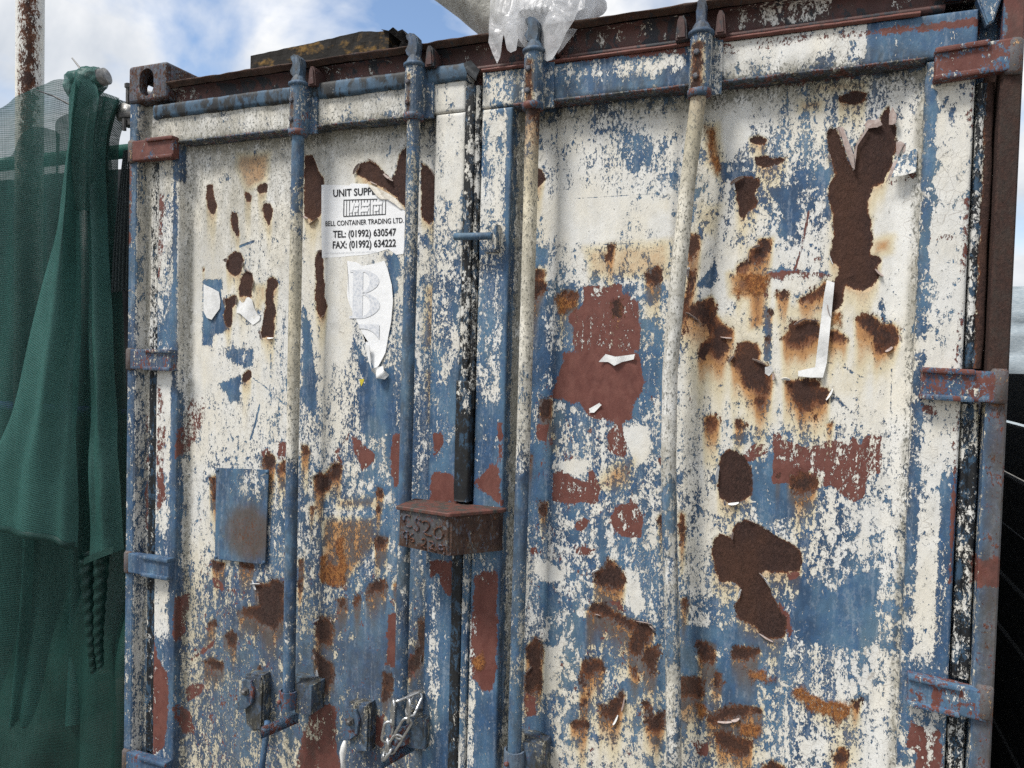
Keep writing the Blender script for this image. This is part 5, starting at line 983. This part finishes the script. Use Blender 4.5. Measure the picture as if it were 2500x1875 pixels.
[bm.faces.new((a[i], a[i + 1], b_[i + 1], b_[i])) for i in range(len(cr) - 1)]; bmesh.ops.solidify(bm, geom=bm.faces[:], thickness=.003); bobj('bent_sheet', bm, 'dark_steel', TB)
# roll under plastic
RO = empty('wrapped_roll', (1.38, .2, 2.527), 'grey roll of material lying raised on the roof under torn clear plastic', 'roll')
ax = Vector((-.72, .06, .60)).normalized(); c0 = Vector((1.40, .15, 2.605)); u_ = ax.cross(Vector((0, 1, 0))).normalized(); w_ = ax.cross(u_); v = []; nr, nl = 40, 40
for i in range(nl):
    t = i / (nl - 1) * 1.1
    for k in range(nr):
        a = 2 * math.pi * k / nr; r = .158 * (1 + .04 * mnoise.noise(Vector((math.cos(a) * 2, math.sin(a) * 2, t * 5))) + .025 * mnoise.noise(Vector((math.cos(a) * 6, math.sin(a) * 6, t * 14)))) * min(1, .55 + t * 8); p = c0 + ax * t + (u_ * math.cos(a) + w_ * math.sin(a)) * r; v.append(p - RO.location)
f = [(i * nr + k, i * nr + (k + 1) % nr, (i + 1) * nr + (k + 1) % nr, (i + 1) * nr + k) for i in range(nl - 1) for k in range(nr)] + [tuple(range(nr)), tuple(range((nl - 1) * nr, nl * nr))]
mobj('roll_body', v, f, 'roll_wrap', RO, True)
PL = empty('plastic_sheet', (1.4, .0, 2.53), 'crumpled clear plastic sheet hanging in tatters over the roof edge', 'plastic sheet')
def crump(x, z, s=1.): return .030 * s * mnoise.noise(Vector((x * 8, 1, z * 5))) + .020 * s * abs(mnoise.noise(Vector((x * 17 + z * 8, 2, z * 7)))) + .005 * s * abs(mnoise.noise(Vector((x * 40, 4, z * 22))))
bot = [(1.2519,-0.015,2.6064),(1.272,-0.015,2.5332),(1.268,-0.015,2.4927),(1.2915,-0.015,2.4347),(1.3094,-0.015,2.4815),(1.306,-0.015,2.511),(1.3227,-0.015,2.4588),(1.3454,-0.015,2.4594),(1.3534,-0.015,2.4873),(1.3663,-0.015,2.4741),(1.4355,-0.015,2.4219),(1.4646,-0.015,2.4556),(1.4871,-0.015,2.5033),(1.5096,-0.015,2.5393),(1.5505,-0.015,2.5366)]
def curtain(name, bx, bz, y0, top=2.86, nu=90, nv=50, seed=0.):
    v = []; x0, x1 = bx[0], bx[-1]
    for i in range(nu):
        x = x0 + (x1 - x0) * i / (nu - 1); zb_ = float(np.interp(x, bx, bz))
        for j in range(nv):
            t = j / (nv - 1); z = zb_ + (top - zb_) * t; lift = .11 * max(0, (z - 2.53) / .30) ** 1.3
            y_ = y0 + lift * .9 - .8 * crump(x + seed, z) - .012 * math.sin(math.pi * min(1, max(0, (x - x0) / (x1 - x0)))) * (1 - t)
            lim = -.034 + .030 * math.exp(-((x - 1.393) / .03) ** 2) * (1 if z < 2.55 else 0); y_ = max(y_, lim) if z < 2.6 else y_
            if z < 2.515: y_ = min(y_, .022)
            v.append((x - 1.4, y_, z - 2.53))
    f = [(i * nv + j, (i + 1) * nv + j, (i + 1) * nv + j + 1, i * nv + j + 1) for i in range(nu - 1) for j in range(nv - 1)]
    return mobj(name, v, f, 'clear_plastic', PL, True)
bx = [p[0] for p in bot]; bz = [p[2] for p in bot]
o = curtain('plastic_layer', [1.262, 1.275, 1.292, 1.300, 1.306, 1.318, 1.330, 1.346, 1.352, 1.366, 1.43, 1.445, 1.466, 1.489, 1.505, 1.52], [2.50, 2.47, 2.437, 2.47, 2.515, 2.47, 2.459, 2.462, 2.49, 2.47, 2.424, 2.424, 2.455, 2.505, 2.54, 2.545], -.018)
o = curtain('plastic_layer', [1.30, 1.38, 1.45, 1.50, 1.535], [2.50, 2.47, 2.45, 2.52, 2.56], .01, 2.84, seed=3.)
v = []; 
for i in range(30):
    for j in range(24):
        a = 2 * math.pi * j / 24; t = i / 29; r = .062 * math.sin(math.pi * (.15 + .8 * t)) * (1 + .35 * mnoise.noise(Vector((math.cos(a) * 2.5, math.sin(a) * 2.5, t * 7)))); v.append((1.42 + .135 * t - 1.4, .05 + r * math.cos(a), 2.62 - .045 * t + r * math.sin(a) - 2.53))
f = [(i * 24 + j, i * 24 + (j + 1) % 24, (i + 1) * 24 + (j + 1) % 24, (i + 1) * 24 + j) for i in range(29) for j in range(24)]
mobj('plastic_bunch', v, f, 'clear_plastic', PL, True)
# ------------------------------------------------------------ netting at the left
def interp_poly(P, t):
    n = len(P) - 1; k = min(int(t * n), n - 1); a = t * n - k
    p0, p1, p2, p3 = (Vector(P[max(k - 1, 0)]), Vector(P[k]), Vector(P[k + 1]), Vector(P[min(k + 2, n)]))
    return .5 * ((2 * p1) + (p2 - p0) * a + (2 * p0 - 5 * p1 + 4 * p2 - p3) * a * a + (3 * p1 - p0 - 3 * p2 + p3) * a ** 3)
def loft(name, curves, nu, nv, fold, mat, parent=None, base=(0, 0, 0)):
    v, uv = [], []; b0 = Vector(base)
    for j in range(nv):
        t = j / (nv - 1); C_ = [interp_poly(c, t) for c in curves]
        for i in range(nu):
            s = i / (nu - 1); p = interp_poly(C_, s) if len(C_) > 2 else C_[0].lerp(C_[1], s); d = fold(s, t, p)
            p = p + Vector((d[0], d[1], d[2])) if isinstance(d, tuple) else p + Vector((0, d, 0)); v.append(p - b0); uv.append((s * .5 + p.x * .0, p.z + .15 * s))
    f = [(j * nu + i, j * nu + i + 1, (j + 1) * nu + i + 1, (j + 1) * nu + i) for j in range(nv - 1) for i in range(nu - 1)]
    o = mobj(name, v, f, mat, parent, True); ul = o.data.uv_layers.new(name='UVMap'); li = np.empty(len(o.data.loops), np.int32); o.data.loops.foreach_get('vertex_index', li); ul.data.foreach_set('uv', np.array(uv, np.float32)[li].ravel()); return o
nz_ = lambda a, b, c: mnoise.noise(Vector((a, b, c)))
NT = empty('shade_net', (-.4, .1, 0), 'green shade netting draped over a scaffold tube beside the container', 'netting'); BT = (-.4, .1, 0)
# thin wide sheet behind, sagging from the tube
T_, Bm = [(-1.2843,0.22,2.5543),(-0.9458,0.22,2.6299),(-0.8129,0.22,2.6682),(-0.697,0.22,2.6926),(-0.5968,0.22,2.7022),(-0.5112,0.22,2.7043),(-0.4512,0.22,2.7025)], [(-1.3363,0.22,0.0818),(-0.9289,0.22,0.1658),(-0.7928,0.22,0.1939),(-0.6741,0.22,0.2183),(-0.5716,0.22,0.2395),(-0.4841,0.22,0.2575),(-0.435,0.22,0.2676)]
loft('net_sheet', [[T_[i], ((T_[i][0] * .7 + Bm[i][0] * .3), .24, T_[i][2] * .7 + Bm[i][2] * .3), ((T_[i][0] * .35 + Bm[i][0] * .65), .24, T_[i][2] * .35 + Bm[i][2] * .65), Bm[i]] for i in range(7)], 90, 120, lambda s, t, p: .035 * math.sin((s - .9) * (24 - 8 * t)) * min(1, t * 2 + .15) + .02 * nz_(s * 6, t * 4, 1) - .05 * math.exp(-((s - .82 + .5 * t) / .025) ** 2) * min(1, 3 * t), 'shade_net_thin', NT, BT)
loft('net_sheet', [[(x - .03, .30, z - .10 - .06 * (i % 2)) for x, y, z in (T_[i],)] + [((T_[i][0] * .6 + Bm[i][0] * .4), .32, T_[i][2] * .6 + Bm[i][2] * .4), (Bm[i][0], .30, Bm[i][2])] for i in range(7)], 80, 90, lambda s, t, p: .04 * math.sin(s * 19 + 3 * t) + .03 * nz_(s * 5, t * 3, 12), 'shade_net_thin', NT, BT)
# front fold spreading into a cone, with a hem
lC, mC, rC = [(-0.263,0.03,2.5648),(-0.2875,0.03,2.3964),(-0.3081,0.03,2.2415),(-0.4365,0.03,1.8931),(-0.578,0.03,1.4966),(-0.7276,0.03,1.2402),(-0.8425,0.03,1.0145)], [(-0.1611,-0.02,2.5437),(-0.1887,-0.02,2.3737),(-0.2084,-0.02,2.2238),(-0.2611,-0.02,1.8859),(-0.335,-0.02,1.509),(-0.3895,-0.02,1.2726),(-0.4105,-0.02,1.043)], [(-0.1916,0.03,2.5646),(-0.2392,0.03,2.3923),(-0.2594,0.03,2.2384),(-0.2423,0.03,1.8908),(-0.2557,0.03,1.5105),(-0.2576,0.03,1.2766),(-0.259,0.03,1.0011)]
o = loft('net_fold', [lC, mC, rC], 80, 150, lambda s, t, p: -.045 * math.sin(math.pi * s) * (1 - .4 * t) + .012 * math.sin(s * 17 + 2 * t) * t + .012 * nz_(s * 5, t * 6, 3), 'shade_net', NT, BT)
loft('net_hem', [[(p[0], p[1] - .004, p[2] + .018) for p in (lC[-1], mC[-1], rC[-1])], [(p[0], p[1] - .006, p[2] - .006) for p in (lC[-1], mC[-1], rC[-1])]], 4, 80, lambda s, t, p: -.045 * math.sin(math.pi * t) * .6 + .012 * math.sin(t * 17 + 2) - .006 * math.sin(math.pi * s), 'shade_net_dense', NT, BT)
lc, rc = [(-0.2285,0.06,2.5637),(-0.2595,0.06,2.4026),(-0.2511,0.06,2.2448),(-0.2316,0.06,1.8937),(-0.2226,0.06,1.5108),(-0.2243,0.06,1.2754),(-0.2227,0.06,0.9485)], [(-0.1145,0.06,2.5253),(-0.1769,0.06,2.4111),(-0.1834,0.06,2.2405),(-0.1575,0.06,1.8928),(-0.1312,0.06,1.5148),(-0.1111,0.06,1.2842),(-0.0861,0.06,1.0051)]
loft('net_fold', [lc, rc], 60, 150, lambda s, t, p: -.035 * math.sin(math.pi * s) - .012 * math.sin(s * 9 + 1.5) * min(1, t * 3) + .01 * nz_(s * 4, t * 8, 5), 'shade_net', NT, BT)
loft('net_fold', [[(x - .03, .10, z) for x, y, z in lc], [(x - .005, .10, z - .1 * (i == 5)) for i, (x, y, z) in enumerate(rc)]], 40, 120, lambda s, t, p: .02 * math.sin(s * 14) + .01 * nz_(s * 4, t * 6, 9), 'shade_net_dense', NT, BT)
loft('net_hem', [[(p[0], p[1] - .03, p[2] + .02) for p in (lc[-1], rc[-1])], [(p[0], p[1] - .034, p[2] - .004) for p in (lc[-1], rc[-1])]], 4, 40, lambda s, t, p: -.012 * math.sin(math.pi * t), 'shade_net_dense', NT, BT)
# cloth wrapped round the tube end
TA = Vector((-.126, .02, 2.585)); TD = Vector((.93, .2, .2)).normalized()
v = []; nu, nv = 48, 46; e1 = TD.orthogonal().normalized(); e2 = TD.cross(e1); uvs = []
for i in range(nu):
    a = 2 * math.pi * i / nu
    for j in range(nv):
        t = j / (nv - 1); r = .031 + .012 * math.sin(math.pi * t) + .006 * t + .006 * math.sin(a * 4 + t * 9) * t + .005 * nz_(math.cos(a) * 3, math.sin(a) * 3, t * 6)
        p = TA - TD * (.018 + .115 * t) + (e1 * math.cos(a) + e2 * math.sin(a)) * r + Vector((0, 0, -.05 * t * t * (1 - math.cos(a - 2.2)) * .5)); v.append(p - Vector(BT)); uvs.append((a * .05, t * .16))
f = [(i * nv + j, ((i + 1) % nu) * nv + j, ((i + 1) % nu) * nv + j + 1, i * nv + j + 1) for i in range(nu) for j in range(nv - 1)]
o = mobj('net_bunch', v, f, 'shade_net', NT, True); ul = o.data.uv_layers.new(name='UVMap'); li = np.empty(len(o.data.loops), np.int32); o.data.loops.foreach_get('vertex_index', li); ul.data.foreach_set('uv', np.array(uvs, np.float32)[li].ravel())
loft('net_fold', [[(-.275, .05, 2.55), (-.262, .02, 2.42), (-.27, .03, 2.28), (-.27, .05, 2.15)], [(-.215, -.02, 2.590), (-.205, -.03, 2.47), (-.225, -.01, 2.32), (-.24, .03, 2.15)], [(-.145, -.02, 2.560), (-.125, -.01, 2.50), (-.175, .02, 2.36), (-.21, .05, 2.15)]], 60, 60, lambda s, t, p: -.02 * math.sin(math.pi * s) + .008 * math.sin(s * 14 + t * 5), 'shade_net', NT, BT)
# second, darker net to the ground with two twisted tails
NL = empty('lower_shade_net', (-.7, .25, 0), 'dark green net hanging to the ground below the hemmed net', 'netting'); BL = (-.7, .25, 0)
loft('net_sheet', [[(-1.6, .34, 1.25), (-1.6, .30, .6), (-1.65, .26, 0.01)], [(-.9, .34, 1.2), (-1.0, .28, .6), (-1.0, .2, 0.01)], [(-.45, .32, 1.12), (-.5, .24, .6), (-.45, .18, .01)], [(-.2, .26, 1.1), (-.2, .14, .6), (-.16, .10, .01)], [(-.02, .22, 1.1), (-.03, .12, .6), (-.02, .10, .01)]], 110, 90, lambda s, t, p: .03 * math.sin(s * 26 + t * 3) * (.4 + t) + .03 * nz_(s * 7, t * 3, 2) - .05 * math.exp(-((s - .62 + .25 * t) / .05) ** 2), 'shade_net_dense', NL, BL)
for P in ([(-0.3019,0.1,0.9504),(-0.2888,0.1,0.8028),(-0.2734,0.1,0.6555),(-0.2606,0.1,0.5412)], [(-0.2129,0.09,0.9636),(-0.22,0.09,0.8155),(-0.225,0.09,0.6668),(-0.2148,0.09,0.5697)]):
    v = []; nu, nv = 24, 90
    for j in range(nv):
        t = j / (nv - 1); c = interp_poly(P, t); r = .025 * (1 - .6 * t)
        for i in range(nu):
            a = 2 * math.pi * i / nu; rr = r * (1 + .10 * math.sin(a * 1 + t * 70) + .05 * math.sin(a * 3 - t * 40)); v.append(c + Vector((rr * math.cos(a), rr * math.sin(a), .01 * math.sin(a))) - Vector(BL))
    f = [(j * nu + i, j * nu + (i + 1) % nu, (j + 1) * nu + (i + 1) % nu, (j + 1) * nu + i) for j in range(nv - 1) for i in range(nu)]
    o = mobj('twisted_tail', v, f, 'shade_net_dense', NL, True); ul = o.data.uv_layers.new(name='UVMap'); li = np.empty(len(o.data.loops), np.int32); o.data.loops.foreach_get('vertex_index', li); ul.data.foreach_set('uv', np.array([(0.013 * (k % nu), q.z) for k, q in enumerate(v)], np.float32)[li].ravel())
SB = loft('ribbed_strap', [[(-.079, .05, 2.345), (-.104, .05, 2.2), (-.125, .05, 2.02), (-.134, .05, 1.875)], [(-.006, .05, 2.338), (-.006, .05, 2.2), (-.006, .05, 2.02), (-.006, .05, 1.885)]], 60, 60, lambda s, t, p: .006 * math.sin(s * 45) - .01 * math.sin(math.pi * s), 'strap_net'); tag(SB, 'black ribbed mesh strip hanging between net and container post', 'mesh strip')
# scaffold tubes, clamp and ties
def pipe(name, p0, p1, r, mat, parent=None, base=(0, 0, 0)):
    b0 = Vector(base); P0, P1 = Vector(p0) - b0, Vector(p1) - b0; d = (P1 - P0).normalized(); bm = tube_bm([P1, P0, P0 + d * .002, P1], [r, r, r - .004, r - .004], 24, False); return bobj(name, bm, mat, parent, True)
SP = empty('scaffold_frame', (-.1, .05, 2.4), 'grey steel scaffold tubes clamped together at the container corner', 'scaffold'); bs = (-.1, .05, 2.4)
pipe('scaffold_tube', TA, TA - TD * .11, .0265, 'tube_steel', SP, bs); bobj('tube_light_block', tube_bm([TA - TD * .085 - Vector(bs), TA - TD * .088 - Vector(bs)], .024, 16), 'black_plastic', SP); pipe('scaffold_tube', (-.135, .09, 2.49), (-.135, 3.0, 2.49), .032, 'tube_steel', SP, bs)  # black cap added inside the tube end to block light and darken its opening
pipe('scaffold_tube', (-.055, .075, 2.545), (-.055, 2.6, 2.545), .022, 'galv', SP, bs)
bm = box_bm(-.01, .05, .0, .05, .055, .075, .006); box_bm(.0, .04, .005, .035, .03, .058, .005, 2, bm); tube_bm([(.02, .0, .012), (.02, .0, .05)], .007, 8, True, bm); tube_bm([(.036, .0, .10), (.036, .0, .165)], .007, 8, True, bm); tube_bm([(.036, .0, .15), (.036, .0, .163)], .011, 6, True, bm); bobj('clamp', bm, 'dark_steel', SP)
for k, (a, b_, lab) in enumerate((((-.235, -.02, 2.642), (-.170, -.03, 2.565), 'black cable tie tail sticking up where the net is bunched'), ((-.64, .15, 2.640), (-.46, .16, 2.565), 'black cable tie tail on the net at the left edge'))):
    o = bobj('cable_tie', tube_bm([a, ((a[0] + b_[0]) / 2, a[1], (a[2] + b_[2]) / 2 + .006), b_], [.0022, .003, .0035], 6), 'black_plastic'); tag(o, lab, 'cable tie', 'cable ties on the net')
# white flaking pole
PX, PY, PR = -1.03, .40, .052
zz = np.linspace(0, 4.6, 400); v = []; nr = 28
for z in zz:
    for k in range(nr): a = 2 * math.pi * k / nr; v.append((PR * math.cos(a), PR * math.sin(a), z))
f = [(i * nr + k, i * nr + (k + 1) % nr, (i + 1) * nr + (k + 1) % nr, (i + 1) * nr + k) for i in range(len(zz) - 1) for k in range(nr)] + [tuple(range(nr))[::-1], tuple(range((len(zz) - 1) * nr, len(zz) * nr))]
po = mobj('flaking_pole', v, f, 'paint', None, True); po.location = (PX, PY, 0); paint(po, white=.97, grime=.1); tag(po, 'tall white painted pole with a rusty flaking face behind the net', 'pole')
fa = math.atan2(-1.78 - PY, 2.05 - PX) - .1; ang = np.array([((2 * math.pi * k / nr - fa + math.pi) % (2 * math.pi)) - math.pi for k in range(nr)]); rr = np.tile((np.abs(ang) - .50) * 5 - .3, len(zz)); po.data.attributes['rust'].data.foreach_set('value', rr.astype(np.float32)); po.data.attributes['wd'].data.foreach_set('value', np.full(len(rr), 2.6, np.float32))
# ------------------------------------------------------------ behind the net
def wall_sheet(name, x0, x1, z0, z1, y, mat, amp, fx, fz, nx=60, nz=60, skew=0.):
    v, uv = [], []
    for i in range(nx):
        for j in range(nz):
            x = x0 + (x1 - x0) * i / (nx - 1); z = z0 + (z1 - z0) * j / (nz - 1); v.append((x, y + skew * (x - x0) + amp * (nz_(x * fx, 3, z * fz) + .5 * nz_(x * fx * 3, 5, z * fz * 3)), z)); uv.append((x, z))
    f = [(i * nz + j, (i + 1) * nz + j, (i + 1) * nz + j + 1, i * nz + j + 1) for i in range(nx - 1) for j in range(nz - 1)]
    o = mobj(name, v, f, mat, None, True); ul = o.data.uv_layers.new(name='UVMap'); li = np.empty(len(o.data.loops), np.int32); o.data.loops.foreach_get('vertex_index', li); ul.data.foreach_set('uv', np.array(uv, np.float32)[li].ravel()); return o
tag(wall_sheet('green_tarpaulin', -7, -.25, 0.005, 2.12, 2.6, 'tarp_green', .10, .8, 5.0, 90, 120), 'creased green tarpaulin wall far behind the netting', 'tarpaulin')
tag(wall_sheet('pale_netting', -6, -.2, 1.98, 2.78, 1.9, 'pale_net', .06, 1.2, 6.0, 60, 40), 'pale see-through netting strung above the green tarpaulin', 'netting')
tag(wall_sheet('dark_backing', -4.2, -1.15, 0.005, 2.62, 1.05, 'black_plastic', .05, 2, 1.2, 50, 40), 'black sheet added behind the green net to darken it', 'sheeting')  # backing sheet added so the net in front of it looks dark
RF = empty('tunnel_frame', (-2, 1.3, 0), 'dark rails and posts of the growing frame behind the net', 'frame'); rb = (-2, 1.3, 0)
for nm, a, b_, r, m_ in (('rail', (-5, .62, 2.555), (-.12, .62, 2.548), .030, 'tarp_green'), ('rail', (-5, 1.5, 1.86), (-.2, 1.5, 1.86), .02, 'dark_steel'), ('post', (-1.30, .9, 0), (-1.30, .9, 2.6), .05, 'black_plastic'), ('post', (-2.2, .95, 0), (-2.2, .95, 2.6), .05, 'black_plastic'), ('post', (-.24, 1.9, 0), (-.24, 1.9, 2.5), .03, 'dark_steel')):
    o = bobj(nm, tube_bm([Vector(a) - Vector(rb), Vector(b_) - Vector(rb)], r, 12), m_, RF, True)
    if m_ == 'tarp_green': o.data.uv_layers.new(name='UVMap')
for k, (a, b_, r, lab) in enumerate((((-1.25, 1.5, 1.90), (-.55, 1.4, 1.78), .008, 'upper brown stick behind the gap by the container post'), ((-1.2, 1.3, 1.80), (-.40, 1.2, 1.42), .012, 'pale stick leaning down behind the gap by the container post'), ((-1.15, 1.2, 1.62), (-.4, 1.3, 1.55), .008, 'lowest level stick behind the gap by the container post'))):
    A, B = Vector(a), Vector(b_); o = bobj('garden_stick', tube_bm([A, A.lerp(B, .5) + Vector((0, 0, .015)), B], [r, r * .9, r * .6], 8), 'branch', None, True); tag(o, lab, 'stick', 'sticks behind the net')
o = bobj('blue_pipe', tube_bm([(-1.6, .62, 1.405), (-.3, .60, 1.405)], .022, 12), 'blue_pipe', None, True); tag(o, 'short blue pipe showing in the gap beside the container post', 'pipe')
# ------------------------------------------------------------ right of the container
FE = empty('board_fence', (2.62, .2, 0), 'dark board fence running back along the right side of the container', 'fence')
n_b = 11; bh = .152
me0 = None
for i in range(n_b):
    if me0 is None:
        o = bobj('board', box_bm(0, .022, 0, 5.6, 0, bh - .010, .003), 'dark_board', FE); me0 = o.data
    else: o = link('board', me0, None, FE)
    o.location = (0.004 * math.sin(i * 2.1), 0, .02 + i * bh)
for y in (.02, 1.4, 2.8, 4.2, 5.5): bobj('fence_post', box_bm(-.030, -.002, y, y + .06, 0, 1.72, .004), 'dark_board', FE)
tag(wall_sheet('pale_fleece', 2.70, 7.5, 1.2, 2.42, 5.6, 'fleece', .05, 1.5, 5, 60, 30, .0), 'pale blue fleece screen beyond the dark fence', 'screen')
